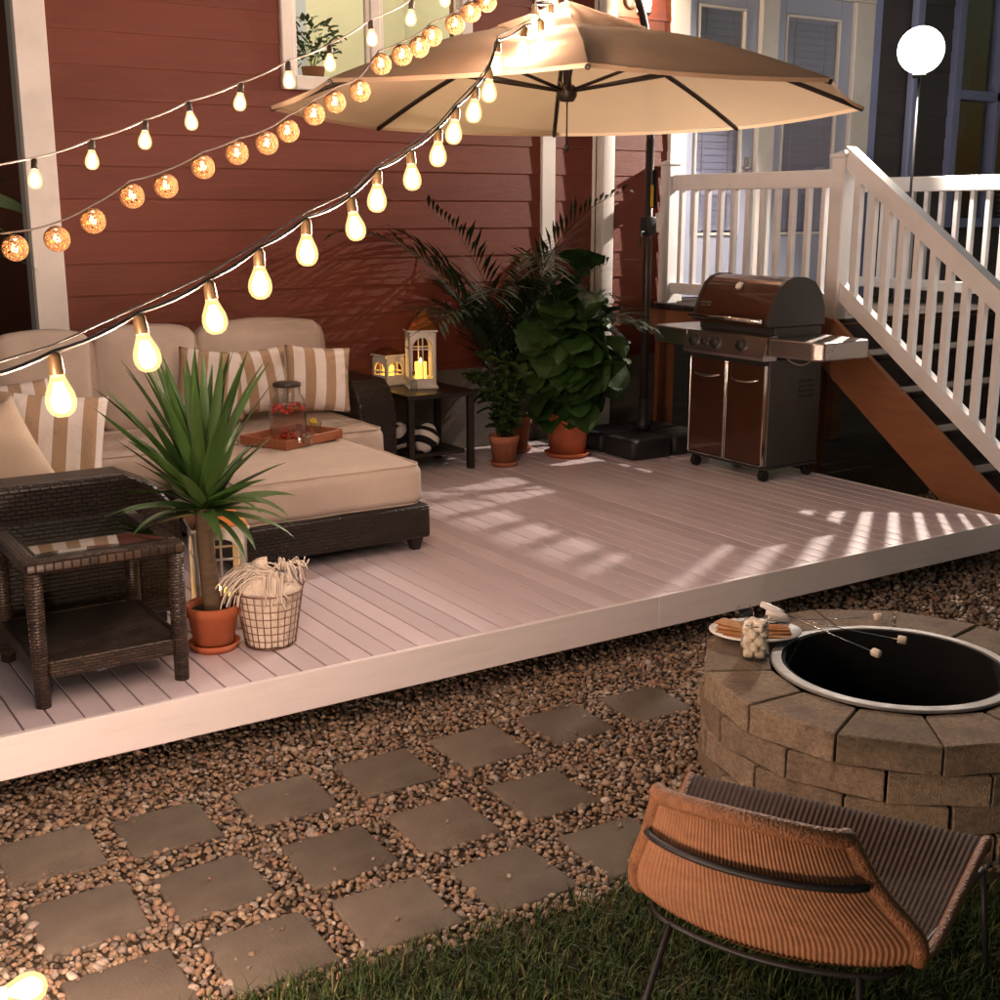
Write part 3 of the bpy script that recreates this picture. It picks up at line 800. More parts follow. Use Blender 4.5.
for x, y in ((.56, 4.72), (1.44, 4.72), (3.38, 6.48), (3.38, 6.98), (.56, 6.98), (1.6, 6.98)):
    MB().box(x - SX - .03, x - SX + .03, y - SY - .03, y - SY + .03, 0, .058).obj('foot', M['blackwood'], sofa)
def cush(n, m, x0, x1, y0, y1, z0, z1, seed, r=.05, rot=None, bulge=.022):
    me = cushion_mesh(x1 - x0 - .008, y1 - y0 - .008, z1 - z0, r, bulge, seed)
    o = link(n, me, m, sofa, ((x0 + x1) / 2 - SX, (y0 + y1) / 2 - SY, (z0 + z1) / 2), rot)
    if n == 'seat_cushion': piping(o, x1 - x0 - .008, y1 - y0 - .008, z1 - z0, r, m)
    return o
cush('seat_cushion', M['cushion'], .70, 1.52, 4.85, 5.50, .21, .42, 1)
cush('seat_cushion', M['cushion'], .70, 1.52, 5.50, 6.10, .21, .42, 2)
cush('seat_cushion', M['cushion'], .70, 1.52, 6.10, 6.85, .21, .42, 3)
cush('seat_cushion', M['cushion'], 1.52, 2.36, 6.05, 6.85, .21, .425, 4)
cush('seat_cushion', M['cushion'], 2.36, 3.20, 6.05, 6.85, .21, .425, 5)
xb = [ony(px, 330, 6.72).x for px in (-12, 95, 200, 326)]
for i in range(3):
    cush('back_cushion', M['cushion2'], xb[i], xb[i + 1], 6.68, 6.90, .41, .955 + .004 * i, 11 + i, .07, (rad(-7), 0, rad(random.uniform(-1, 1))), .035)
cush('back_cushion', M['cushion2'], .52, .74, 4.9, 5.7, .41, .94, 21, .07, (0, rad(-7), 0), .03)
cush('back_cushion', M['cushion2'], .52, .74, 5.72, 6.5, .41, .94, 22, .07, (0, rad(-7), 0), .03)

# ottoman
OX, OY = 2.40, 5.53
ot = thing('ottoman', 'square dark wicker ottoman with thick beige cushion and tray on it', 'ottoman', (OX, OY, DZ))
MB().box(-.49, .49, -.49, .49, .062, .228, .018, seg=2).obj('base', M['wicker'], ot)
for x in (-.43, .43):
    for y in (-.43, .43):
        MB().lathe([(0, 0), (.026, 0), (.045, .06), (0, .06)], 4, False, Matrix.Translation((x, y, 0)) @ Matrix.Rotation(PI / 4, 4, 'Z')).obj('foot', M['blackwood'], ot)
oc = link('cushion', cushion_mesh(.945, .945, .205, .05, .018, 40, 18), M['cushion'], ot, (0, 0, .326))
piping(oc, .945, .945, .205, .05, M['cushion'])

# throw pillows
def pillow(label, pos, sz, th, rot, m, seed, group=None):
    o = link('throw_pillow', pillow_mesh(sz, sz, th, seed), M[m], None, pos, rot)
    return tag(o, label, 'pillow', group)
YW = -YAW
p = at(47, 449, 5.2); pillow('tan and white striped throw pillow above the wicker arm by the end table', p, .47, .19, (rad(-14), rad(6), YW + rad(14)), 'stripeA', 1)
p = at(-8, 470, 4.98); pillow('plain cream throw pillow leaning in front of a striped one', p, .44, .17, (rad(-16), rad(-30), YW + rad(8)), 'solidpillow', 2)
p = at(8, 428, 5.75); pillow('striped throw pillow half hidden behind another striped pillow on the sofa', p, .42, .16, (rad(-18), rad(-4), YW + rad(25)), 'stripeA', 3)
p = at(318, 379, 6.75); pillow('tan and white striped pillow at the sofa arm beside the lanterns', p, .36, .15, (rad(-16), rad(5), YW + rad(22)), 'stripeA', 4)
p = at(258, 381, 6.85); pillow('striped throw pillow right behind the glass drink jar', p, .36, .14, (rad(-16), rad(-3), YW + rad(30)), 'stripeA', 5)
p = at(212, 384, 6.75); pillow('white and brown striped pillow behind the spiky yucca leaves', p, .38, .15, (rad(-18), rad(7), YW + rad(12)), 'stripeA', 6)

# ---------------------------------------------------------------- tray, drink jar, tumblers
TZ = DZ + .446
tp = onz(292, 441, TZ)
tray = thing('serving_tray', 'reddish wooden serving tray on the ottoman', 'tray', tp, rad(24))
MB().box(-.20, .20, -.145, .145, 0, .012, .003).obj('base', M['traywood'], tray)
for (a, b, c, d) in ((-.20, .20, -.159, -.147), (-.20, .20, .147, .159), (-.214, -.202, -.159, .159), (.202, .214, -.159, .159)):
    MB().box(a, b, c, d, 0, .048, .003).obj('side', M['traywood'], tray)
jp = onz(289, 443, TZ + .012)
jar = thing('drink_dispenser', 'glass drink jar of pink water with berries on the tray', 'drink jar', jp)
J = [(.0, 0), (.085, 0), (.094, .012), (.094, .19), (.085, .225), (.066, .25), (.066, .285), (.063, .285), (.063, .25), (.082, .222), (.0905, .19), (.0905, .014), (0, .006)]
MB().lathe(J, 28).obj('glass_body', M['glass'], jar)
MB().lathe([(0, .009), (.0885, .016), (.0885, .196), (0, .196)], 28).obj('drink', M['drink'], jar)
MB().lathe([(0, .287), (.07, .287), (.07, .304), (.06, .308), (0, .308)], 24).obj('lid', M['jarlid'], jar)
MB().tube([(0, -.092, .04), (0, -.125, .04), (0, -.13, .02)], .009, 8).obj('tap', M['chrome'], jar)
bmsh = MB().lathe([(0, -.012), (.009, -.008), (.012, 0), (.009, .008), (0, .012)], 10).mesh('berry')
for k in range(46):
    a = random.uniform(0, 2 * PI); zz = random.uniform(.165, .193) if k < 34 else random.uniform(.02, .05); rr = .079 if k % 3 else random.uniform(.02, .07)
    link('berry', bmsh, M['berry'], jar, (rr * math.cos(a), rr * math.sin(a), zz), (random.random() * 3, 0, 0))
for px, py, lab, lem in ((316, 438, 'clear glass tumbler with a lemon slice on the tray', True), (308, 444, 'small empty glass tumbler in front of the lemon glass', False)):
    q = onz(px, py, TZ + .012)
    c = thing('tumbler', lab, 'glass', q)
    MB().lathe([(0, 0), (.024, 0), (.031, .085 if lem else .06), (.029, .085 if lem else .06), (.022, .006), (0, .006)], 18).obj('cup', M['glass'], c)
    if lem: MB().tube([(-.022, 0, .088), (-.018, 0, .088)], .021, 14, M=Matrix.Rotation(.6, 4, 'Z')).obj('lemon_slice', M['lemon'], c)

# ---------------------------------------------------------------- wicker end table
et = thing('end_table', 'dark wicker end table with glass top at the deck edge', 'side table', (1.072, 4.305, DZ))
HX, HY = .265, .290
for x in (-1, 1):
    for y in (-1, 1):
        MB().tube([(x * (HX - .03), y * (HY - .03), 0), (x * (HX - .03), y * (HY - .03), .46)], [.025, .03], 14).obj('leg', M['wickert'], et)
for (a, b, c, d) in ((-HX, HX, -HY, -HY + .075), (-HX, HX, HY - .075, HY), (-HX, -HX + .075, -HY + .075, HY - .075), (HX - .075, HX, -HY + .075, HY - .075)):
    MB().box(a, b, c, d, .458, .50, .012, seg=2).obj('top_border', M['wickertop'], et)
MB().box(-HX + .075, HX - .075, -HY + .075, HY - .075, .470, .484).obj('top_panel', M['wickertop'], et)
MB().box(-HX + .055, HX - .055, -HY + .055, HY - .055, .5005, .507, .002).obj('glass_top', M['tabletopglass'], et)
MB().box(-HX + .03, HX - .03, -HY + .03, HY - .03, .125, .15).obj('shelf', M['wickertop'], et)
for (a, b, c, d) in ((-HX + .055, HX - .055, -HY + .012, -HY + .03), (-HX + .055, HX - .055, HY - .03, HY - .012), (-HX + .012, -HX + .03, -HY + .055, HY - .055), (HX - .03, HX - .012, -HY + .055, HY - .055)):
    MB().box(a, b, c, d, .098, .158, .006).obj('apron', M['wickert'], et)

# ---------------------------------------------------------------- black side table by the sofa
bt = thing('side_table', 'small black wooden side table holding two white lanterns', 'side table', (3.86, 6.80, DZ))
MB().box(-.25, .25, -.24, .24, .47, .50, .005).obj('top', M['blackwood'], bt)
for x in (-1, 1):
    for y in (-1, 1): MB().box(x * .215 - .02, x * .215 + .02, y * .205 - .02, y * .205 + .02, 0, .469, .003).obj('leg', M['blackwood'], bt)
MB().box(-.19, .19, -.18, .18, .10, .125, .003).obj('shelf', M['blackwood'], bt)
for i, pz_ in enumerate((V3(3.70, 6.84, DZ + .207), V3(3.80, 6.68, DZ + .205))):
    o = link('striped_pouf', cushion_mesh(.17, .15, .155, .07, .02, 60 + i, 12), M['stripeB'], None, pz_, (rad(18), rad(-38 + 70 * i), rad(20 + 40 * i)))
    tag(o, ['black and white striped cushion roll on the black table shelf by the wall', 'black and white striped cushion roll on the front of the black table shelf'][i], 'cushion')

# ---------------------------------------------------------------- lanterns
def lantern(label, pos, rz, W, H, roofh, chim=True, roof='copperroof', group=None):
    t = thing('lantern', label, 'lantern', pos, rz, group)
    h = W / 2
    MB().box(-h * 1.12, h * 1.12, -h * 1.12, h * 1.12, 0, .018, .003).obj('base', M['whitewood'], t)
    MB().box(-h * 1.02, h * 1.02, -h * 1.02, h * 1.02, .018, .034, .002).obj('plinth', M['whitewood'], t)
    z0, z1 = .034, H
    iw = h * .74; zb = z0 + .03; zs = z1 - .035 - iw
    for k in range(4):
        R = Matrix.Rotation(k * PI / 2, 4, 'Z')
        inner = [(-iw, zb)] + [(-iw, zb + (zs - zb) * i / 2) for i in (1, 2)] + [(-iw * math.cos(PI * i / 12), zs + iw * math.sin(PI * i / 12)) for i in range(1, 12)] + [(iw, zs), (iw, zb + (zs - zb) / 2), (iw, zb)]
        outer = []
        for (x, z) in inner:
            if z <= zs + 1e-6 and abs(abs(x) - iw) < 1e-6: outer.append((math.copysign(h, x), z0 if z == zb else z))
            else:
                ang = math.atan2(z - zs, x); 
                tx = h / abs(math.cos(ang)) if abs(math.cos(ang)) > 1e-6 else 1e9; tz = (z1 - zs) / max(1e-6, math.sin(ang)); s_ = min(tx, tz)
                outer.append((math.cos(ang) * s_, zs + math.sin(ang) * s_))
        n = len(inner); v = []
        for y in (-h, -h + .010):
            v += [(x, y, z) for x, z in inner] + [(x, y, z) for x, z in outer]
        f = []
        for i in range(n):
            j = (i + 1) % n
            f += [(i, j, n + j, n + i), (2 * n + i, 3 * n + i, 3 * n + j, 2 * n + j), (i, 2 * n + i, 2 * n + j, j), (n + i, n + j, 3 * n + j, 3 * n + i)]
        pn = MB().add(v, f, False, R).obj('side_frame', M['whitewood'], t)
        MB().box(-.004, .004, -h + .002, -h + .008, zb, z1 - .036, M=R).obj('mullion', M['whitewood'], pn)
        MB().box(-iw, iw, -h + .0025, -h + .0075, zs - .012, zs - .004, M=R).obj('mullion', M['whitewood'], pn)
    MB().box(-h * 1.12, h * 1.12, -h * 1.12, h * 1.12, H, H + .012, .002).obj('cornice', M['whitewood'], t)
    e = h * 1.08; q = h * .42
    rf = MB().add([(-e, -e, H + .0125), (e, -e, H + .0125), (e, e, H + .0125), (-e, e, H + .0125), (-q, -q, H + roofh), (q, -q, H + roofh), (q, q, H + roofh), (-q, q, H + roofh)],
                  [(3, 2, 1, 0), (4, 5, 6, 7), (0, 1, 5, 4), (1, 2, 6, 5), (2, 3, 7, 6), (3, 0, 4, 7)]).obj('roof', M[roof], t)
    if chim:
        MB().box(-q * .95, q * .95, -q * .95, q * .95, H + roofh + .0005, H + roofh + .045, .002).obj('chimney', M['copperroof'], rf)
    return t
def candle(label, pos, r, h):
    t = thing('candle', label, 'candle', pos)
    MB().lathe([(0, 0), (r, 0), (r, h), (r * .8, h - .004), (0, h - .008)], 18).obj('wax', M['candle'], t)
    MB().lathe([(0, h - .006), (.004, h + .002), (.006, h + .010), (.003, h + .02), (0, h + .026)], 8).obj('flame', M['flame'], t)
p1 = onz(421, 387, DZ + .501); lantern('tall white lantern with copper roof and chimney on black table', p1, rad(-20), .172, .355, .095)
candle('glowing yellow candle inside the tall lantern on the black table', p1 + V3(.0, .0, .035), .038, .125)
p2 = onz(389, 384, DZ + .501); lantern('short white lantern with arched sides beside the tall lantern', p2, rad(8), .15, .185, .045, False)
candle('glowing yellow candle inside the short white lantern', p2 + V3(.0, 0, .035), .034, .085)
p3 = V3(1.645, 4.56, DZ); lantern('white lantern with copper roof on the deck behind the yucca pot', p3, rad(-12), .20, .40, .10)
candle('glowing candle in the deck lantern behind the yucca', p3 + V3(0, 0, .035), .04, .10)
bp_ = onz(414, 391, DZ + .501)
bd = thing('glass_bottle', 'small clear glass bottle in front of the lanterns', 'bottle', bp_)
MB().lathe([(0, 0), (.02, 0), (.022, .01), (.022, .06), (.010, .085), (.010, .11), (.008, .11), (.008, .085), (.0195, .06), (.0195, .012), (0, .005)], 14).obj('body', M['glass'], bd)
MB().lathe([(0, .11), (.011, .11), (.011, .122), (0, .124)], 10).obj('stopper', M['traywood'], bd)

# ---------------------------------------------------------------- pots and plants
def pot(root, r0, r1, h, m, rim=.3, saucer=True):
    hb = h * (1 - rim * .8)
    MB().lathe([(0, .012), (r0, .012), (r1 * .93, hb), (r1, hb + .002), (r1 * 1.03, h), (r1 * .93, h), (r1 * .9, h - .02), (r1 * .88, h - .03), (0, h - .028)], 32).obj('pot', M[m], root)
    MB().lathe([(0, h - .027), (r1 * .6, h - .02), (r1 * .89, h - .026)], 24).obj('soil', M['potsoil'], root)
    if saucer: MB().lathe([(0, 0), (r0 * 1.12, 0), (r0 * 1.35, .03), (r0 * 1.28, .032), (r0 * 1.05, .011), (0, .011)], 32).obj('saucer', M[m], root)

def strap(length, width, a0, droop, n=9, fold=.22):
    """sword leaf as a curved V-folded strip, growing out along +X and up"""
    pts = []; x = z = 0.0; an = a0
    for i in range(n + 1):
        pts.append((x, z, an)); an -= droop / n * (.4 + 1.2 * i / n); x += math.cos(an) * length / n; z += math.sin(an) * length / n
    v = []; f = []
    for i, (x, z, an) in enumerate(pts):
        t = i / n; w_ = width / 2 * (min(1, .55 + t * 2.2) * (1 - t ** 2.6)) + .0008
        up = (-math.sin(an), math.cos(an))
        v += [(x + up[0] * w_ * fold, -w_, z + up[1] * w_ * fold), (x, 0, z), (x + up[0] * w_ * fold, w_, z + up[1] * w_ * fold)]
        if i: b = 3 * i; f += [(b - 3, b - 2, b + 1, b), (b - 2, b - 1, b + 2, b + 1)]
    return v, f

random.seed(21)
yu = thing('yucca_plant', 'spiky green yucca plant with bare trunk in terracotta pot', 'potted plant', (1.515, 4.285, DZ))
pot(yu, .072, .098, .175, 'terra')
MB().tube(catmull([(0, 0, .14), (-.006, .004, .30), (-.014, .002, .42), (-.012, 0, .54)], 5), [.034 - .00025 * i for i in range(16)], 12).obj('trunk', M['trunk'], yu)
for k in range(84):
    t = k / 83.0
    az = k * 2.39996 + random.uniform(-.3, .3)
    el = rad(-5 + 92 * t ** .62) + random.uniform(-.10, .10)
    ln = random.uniform(.28, .38) + (.20 if t > .5 else .03)
    dr = random.uniform(.5, 1.1) if t < .22 else random.uniform(.05, .30)
    v, f = strap(ln, random.uniform(.042, .064), el, dr, 9, .3)
    MB().add(v, f, True).obj('leaf', M['yucca'], yu, (-.012, 0, .515 + .075 * t), (random.uniform(-.45, .45), 0, az), fix=False)

def fig_leaf_mesh(L, W, curl, seed):
    def fn(u, v):
        a = u * 2 - 1
        e_ = min(1, v / .55); wv = W / 2 * (.10 + .90 * e_ * e_ * (3 - 2 * e_)) * (math.sqrt(max(0, 1 - ((v - .62) / .385) ** 2)) if v > .62 else 1)
        x = v * L; y = a * wv
        z = -curl * (v ** 2) * L + .14 * abs(a) * wv * 2 * .5 + .008 * math.sin(v * 17 + seed) * abs(a) + .006 * math.sin(a * 6 + v * 9 + seed)
        return (x, y, z)
    return MB().grid(fn, 8, 10).mesh('leaf')
fg = thing('fig_plant', 'fiddle leaf fig with broad round leaves in large terracotta pot', 'potted plant', (4.84, 6.60, DZ))
pot(fg, .115, .155, .30, 'terra')
random.seed(5)
figm = [fig_leaf_mesh(random.uniform(.22, .32), random.uniform(.19, .27), random.uniform(.05, .35), k) for k in range(7)]
stems = [[(0, 0, .27), (-.04, .02, .6), (-.13, -.02, .95)], [(.02, .02, .27), (.06, .03, .6), (.10, .02, 1.02)], [(.03, -.03, .27), (.10, -.06, .55), (.2, -.10, .82)], [(-.03, 0, .27), (-.10, -.07, .5), (-.22, -.08, .74)], [(0, 0, .27), (.0, -.09, .5), (-.02, -.16, .76)]]
for s_ in stems:
    s_ = [(a * 1.12, b * 1.12, .27 + (z_ - .27) * 1.22) for a, b, z_ in s_]
    c = catmull(s_, 8)
    MB().tube(c, [.011 - .0004 * i for i in range(len(c))], 7).obj('stem', M['trunk'], fg)
    for i, q in enumerate(c[4:]):
        for k in range(random.choice((1, 2, 2))):
            az = random.uniform(0, 2 * PI); el = random.uniform(-.75, .45) + (.35 if i > 9 else 0)
            if random.random() < .55: az = PI + rad(57) + random.uniform(-1.1, 1.1); el = random.uniform(-.9, .1)
            o = link('leaf', random.choice(figm), M['fig'], fg, q, (random.uniform(-.5, .5), -el, az)); s2 = random.uniform(.85, 1.2); o.scale = (s2, s2, s2)

pm_ = thing('palm_plant', 'dark feathery palm against the red wall behind the fig', 'potted plant', (4.62, 6.93, DZ))
pot(pm_, .10, .13, .25, 'terrad')
def frond(length, a0, droop, seed):
    pts = []; x = z = 0; an = a0; n = 14
    for i in range(n + 1):
        pts.append(V3(x, 0, z)); an -= droop / n * (.3 + 1.4 * i / n); x += math.cos(an) * length / n; z += math.sin(an) * length / n
    mb = MB().tube(pts, [.006 - .00034 * i for i in range(n + 1)], 5)
    rr = random.Random(seed)
    for i in range(3, n + 1):
        for h in (0, .33, .66):
            if i == n and h: continue
            p0 = pts[i].lerp(pts[min(i + 1, n)], h); tdir = (pts[min(i + 1, n)] - pts[i - 1]).normalized()
            ll = (.34 if i < n - 3 else .24) * rr.uniform(.8, 1.15) * min(1, .55 + i * .09)
            for sgn in (-1, 1):
                d = (tdir * .85 + V3(0, sgn * .7, 0) + V3(0, 0, rr.uniform(-.15, .25))).normalized(); side = d.cross(V3(0, 0, 1)).normalized() * rr.uniform(.009, .014)
                a = p0; b = p0 + d * ll * .5 + V3(0, 0, -.005); c = p0 + d * ll + V3(0, 0, -.16 * ll)
                mb.add([a, b - side, b + side, c], [(0, 1, 2), (1, 3, 2)], False)
    return mb
random.seed(11)
for k in range(26):
    az = k * 2.39996; el = rad(random.uniform(70, 90))
    frond(random.uniform(1.2, 2.0) * (.8 if math.cos(az) > .5 else 1), el, random.uniform(.9, 1.7), k).obj('frond', M['palm'], pm_, (random.uniform(-.04, .04), random.uniform(-.04, .04), .22), (0, 0, az), fix=False)

sp = thing('leafy_plant', 'small bushy green plant in small terracotta pot', 'potted plant', (4.30, 6.55, DZ))
pot(sp, .068, .095, .20, 'terrad')
lm = [MB().grid(lambda u, v: (v * .085, (u * 2 - 1) * .024 * math.sin(PI * min(.99, v + .02)), -.02 * v * v + .012 * abs(u * 2 - 1)), 2, 5).mesh('leaf') for k in range(2)]
for s_ in range(9):
    a = s_ * 2.4; rr = random.uniform(.08, .2); hh = random.uniform(.28, .55)
    c = catmull([(0, 0, .17), (math.cos(a) * rr * .4, math.sin(a) * rr * .4, .17 + hh * .5), (math.cos(a) * rr, math.sin(a) * rr, .17 + hh)], 5)
    MB().tube(c, .004, 5).obj('stem', M['small'], sp)
    for q in c[2:]:
        for k in range(3):
            o = link('leaf', lm[k % 2], M['small'], sp, q, (random.uniform(-.5, .5), random.uniform(-.9, .3), random.uniform(0, 6.28))); s2 = random.uniform(.8, 1.5); o.scale = (s2, s2, s2)

# house plant on the window ledge
ip = thing('window_plant', 'bright green bushy plant on the inside window ledge', 'potted plant', (3.47, WY + .25, WZ0 - .005))
MB().lathe([(0, 0), (.055, 0), (.075, .12), (.068, .12), (.06, .1), (0, .1)], 20).obj('pot', M['terrad'], ip)
for k in range(150):
    a = random.uniform(0, 6.28); e = random.uniform(0, 1); rr = .17 * math.sqrt(e)
    o = link('leaf', lm[k % 2], M['indoor'], ip, (rr * math.cos(a), rr * math.sin(a) * .6, .14 + random.uniform(0, .28) * (1.1 - e * .5)), (random.uniform(-.6, .6), random.uniform(-1, .4), a)); s2 = random.uniform(.5, .85); o.scale = (s2, s2, s2)
for k in range(6): MB().tube([(0, 0, .1), (random.uniform(-.1, .1), random.uniform(-.06, .06), .3)], .003, 5).obj('stem', M['indoor'], ip)
# ceiling lamp in the room
cl = thing('ceiling_lamp', 'three bulb ceiling lamp inside the lit window', 'lamp', (4.1, 7.85, 4.28))
MB().lathe([(0, .22), (.06, .22), (.06, .20), (.012, .19), (.012, 0), (0, 0)], 14).obj('stem', M['bronze'], cl)
for k in range(3):
    a = 2 * PI * k / 3
    MB().tube([(0, 0, .02), (.16 * math.cos(a), .16 * math.sin(a), .0)], .008, 6).obj('arm', M['bronze'], cl)
    MB().lathe([(0, -.10), (.04, -.08), (.05, -.05), (.03, -.005), (0, 0)], 12, M=Matrix.Translation((.16 * math.cos(a), .16 * math.sin(a), 0))).obj('bulb', M['bulb_room'], cl)

# weeds by the stringer
wd = thing('weed_plant', 'low scruffy weeds growing at the foot of the stair stringer', 'weeds', (5.88, 4.72, 0))
for k in range(34):
    v, f = strap(random.uniform(.14, .34), .014, random.uniform(.5, 1.4), random.uniform(.4, 1.5), 5)
    MB().add(v, f, True).obj('leaf', M['small'], wd, (random.uniform(-.03, .03), random.uniform(-.3, .3), 0), (0, 0, random.uniform(0, 6.28)), fix=False)

tlp = thing('tall_plant', 'tall strap leaved plant standing beyond the white house corner trim', 'potted plant', (1.15, 7.45, 0))
pot(tlp, .11, .15, .32, 'terrad')
MB().tube([(0, 0, .28), (.02, 0, 1.0), (0, -.05, 1.6)], [.03, .027, .022], 10).obj('trunk', M['trunk'], tlp)
tipv = at(42, 220, 7.0) - V3(1.15, 7.45, 0)
for k in range(16):
    v, f = strap(random.uniform(.55, .8), .07, random.uniform(.3, 1.3), random.uniform(.8, 1.6), 10)
    MB().add(v, f, True).obj('leaf', M['yucca'], tlp, (0, -.05, 1.55), (0, 0, PI * .6 + k * .28), fix=False)
d0 = V3(0, -.05, 1.58); dd = tipv - d0
lf = [d0, d0 + dd * .35 + V3(0, 0, .25), d0 + dd * .7 + V3(0, 0, .16), tipv]
cc = catmull(lf, 5); sd2 = dd.cross(V3(0, 0, 1)).normalized(); vv = []; ff = []
for i, q in enumerate(cc):
    t = i / (len(cc) - 1); w_ = .045 * min(1, .4 + t * 2) * (1 - t ** 3) + .001
    vv += [q + sd2 * w_ * .2 + V3(0, 0, w_), q, q - sd2 * w_ * .2 - V3(0, 0, w_)]
    if i: b_ = 3 * i; ff += [(b_ - 3, b_ - 2, b_ + 1, b_), (b_ - 2, b_ - 1, b_ + 2, b_ + 1)]
MB().add(vv, ff, True).obj('leaf', M['yucca'], tlp, fix=False)
# ---------------------------------------------------------------- wire basket with blanket
bk = thing('wire_basket', 'round copper wire basket stuffed with a cream blanket', 'basket', (1.715, 4.225, DZ))
RB, RT, HB = .094, .128, .215
mb = MB()
for k in range(26):
    a = 2 * PI * k / 26
    mb.tube([(RB * math.cos(a), RB * math.sin(a), .004), (RT * math.cos(a), RT * math.sin(a), HB)], .0016, 5)
for k in range(8):
    t = k / 7; r_ = RB + (RT - RB) * t
    c = [(r_ * math.cos(2 * PI * i / 28), r_ * math.sin(2 * PI * i / 28), .004 + (HB - .004) * t) for i in range(29)]
    mb.tube(c, .0034 if k in (0, 7) else .0016, 5, cap=False)
wf = mb.obj('wire_frame', M['wire'], bk); wf['kind'] = 'stuff'
for s_ in (-1, 1):
    c = catmull([(s_ * RT, -.03, HB), (s_ * (RT + .012), -.025, HB + .04), (s_ * (RT + .012), .025, HB + .04), (s_ * RT, .03, HB)], 5)
    MB().tube(c, .003, 6).obj('handle', M['wire'], bk)
blk = thing('blanket', 'cream fringed throw blanket spilling from the wire basket', 'blanket', (1.715, 4.225, DZ))
def blob(u, v):
    a = u * 2 * PI; t = v
    if t < .62:
        z = .008 + (.215 - .008) * t / .62; r_ = (RB + (RT - RB) * z / HB) * .955
    else:
        s_ = (t - .62) / .38; z = .215 + .075 * math.sin(s_ * PI / 2) * (1 + .5 * math.cos(a - 2.6)); r_ = RT * .95 * math.cos(s_ * PI / 2)
    nz = noise.noise(V3(math.cos(a) * 2.2, math.sin(a) * 2.2, z * 13)); n2 = noise.noise(V3(math.cos(a) * 5, math.sin(a) * 5, z * 30 + 4))
    k_ = 1 - .10 * max(0, nz + .2) * (1 if t < .62 else 1.8) - .05 * abs(n2)
    return (r_ * k_ * math.cos(a), r_ * k_ * math.sin(a), z + (.03 * nz if t > .62 else 0))
MB().grid(blob, 56, 34).obj('folded_cloth', M['blanket'], blk)
mb = MB()
left = -_r; tocam = Vector((-_f.x, -_f.y, 0)).normalized()
for k in range(64):
    # strands lie over the top of the bundle and drape down the left side
    o0 = tocam * random.uniform(-.02, .085) + _r * random.uniform(-.03, .06); z0 = .275 + random.uniform(-.02, .02)
    reach = random.uniform(.08, .19); drop = random.uniform(.03, .12)
    sd_ = tocam * random.uniform(-.03, .05)
    a = o0 + V3(0, 0, z0); b = o0 + left * reach * .45 + sd_ * .4 + V3(0, 0, z0 + .022); c = o0 + left * reach * .85 + sd_ + V3(0, 0, z0 - drop * .35); d = o0 + left * reach + sd_ + V3(0, 0, z0 - drop)
    mb.tube(catmull([a, b, c, d], 5), random.uniform(.0022, .0036), 5)
for k in range(34):
    a0 = random.uniform(0, 2 * PI); o0 = _r * .06 + V3(0, 0, .285)
    dr = _r * random.uniform(-.03, .09) + tocam * random.uniform(-.03, .06)
    mb.tube(catmull([o0 - _r * .05, o0 + dr * .4 + V3(0, 0, .03), o0 + dr * .9 + V3(0, 0, random.uniform(.0, .05)), o0 + dr * 1.1 + V3(0, 0, random.uniform(-.05, .05))], 4), random.uniform(.0022, .0034), 5)
for k in range(40):
    o0 = _r * random.uniform(.0, .075) + tocam * random.uniform(.02, .08) + V3(0, 0, .27 + random.uniform(-.01, .02))
    mb.tube(catmull([o0, o0 + tocam * .035 + V3(0, 0, .01), o0 + tocam * .05 + V3(0, 0, -.04), o0 + tocam * .047 + _r * random.uniform(-.02, .02) + V3(0, 0, -random.uniform(.06, .11))], 4), random.uniform(.0022, .0032), 5)
fr_ = mb.obj('fringe', M['fringe'], blk); fr_['kind'] = 'stuff'

# ---------------------------------------------------------------- grill (front faces -X)
GX0, GX1, GY0, GY1 = 5.30, 5.76, 5.25, 5.93
gl = thing('gas_grill', 'copper lidded gas grill with steel side shelves on the deck', 'grill', ((GX0 + GX1) / 2, (GY0 + GY1) / 2, DZ))
gx, gy = gl.location.x, gl.location.y
def gbox(n, m, x0, x1, y0, y1, z0, z1, bev=.004, par=None, seg=1): return MB().box(x0 - gx, x1 - gx, y0 - gy, y1 - gy, z0, z1, bev, seg=seg).obj(n, m, par or gl)
def gtube(n, m, pts, r, par=None, k=10): return MB().tube([(p[0] - gx, p[1] - gy, p[2]) for p in pts], r, k).obj(n, m, par or gl)
gbox('cabinet', M['steelside'], GX0 + .02, GX1, GY0, GY1, .09, .74, .006)
gbox('bottom_panel', M['steelside'], GX0 + .01, GX1 + .005, GY0 - .004, GY1 + .004, .075, .089)
ym = (GY0 + GY1) / 2
for a, b in ((GY0 + .012, ym - .004), (ym + .004, GY1 - .012)):
    d = gbox('door', M['copperlid'], GX0 - .004, GX0 + .0195, a + .008, b - .008, .105, .70, .004)
    gbox('edge_trim', M['chrome'], GX0 - .008, GX0 + .0195, a, a + .0075, .10, .705, .002, d)
    gbox('edge_trim', M['chrome'], GX0 - .008, GX0 + .0195, b - .0075, b, .10, .705, .002, d)
    gbox('edge_trim', M['chrome'], GX0 - .0075, GX0 + .019, a + .008, b - .008, .0965, .1045, .002, d)
    c = catmull([(GX0 - .004, a + .05, .615), (GX0 - .032, a + .09, .604), (GX0 - .036, (a + b) / 2, .600), (GX0 - .032, b - .09, .604), (GX0 - .004, b - .05, .615)], 5)
    gtube('handle', M['chrome'], c, .008, d)
for x in (GX0 + .045, GX1 - .045):
    for y in (GY0 + .04, GY1 - .04):
        w_ = MB().tube([(x - gx, y - .016 - gy, .034), (x - gx, y + .016 - gy, .034)], .034, 16).obj('caster', M['rubber'], gl)
        MB().box(x - gx - .012, x - gx + .012, y - gy - .024, y - gy + .024, .045, .0745).obj('fork', M['blackmetal'], w_)
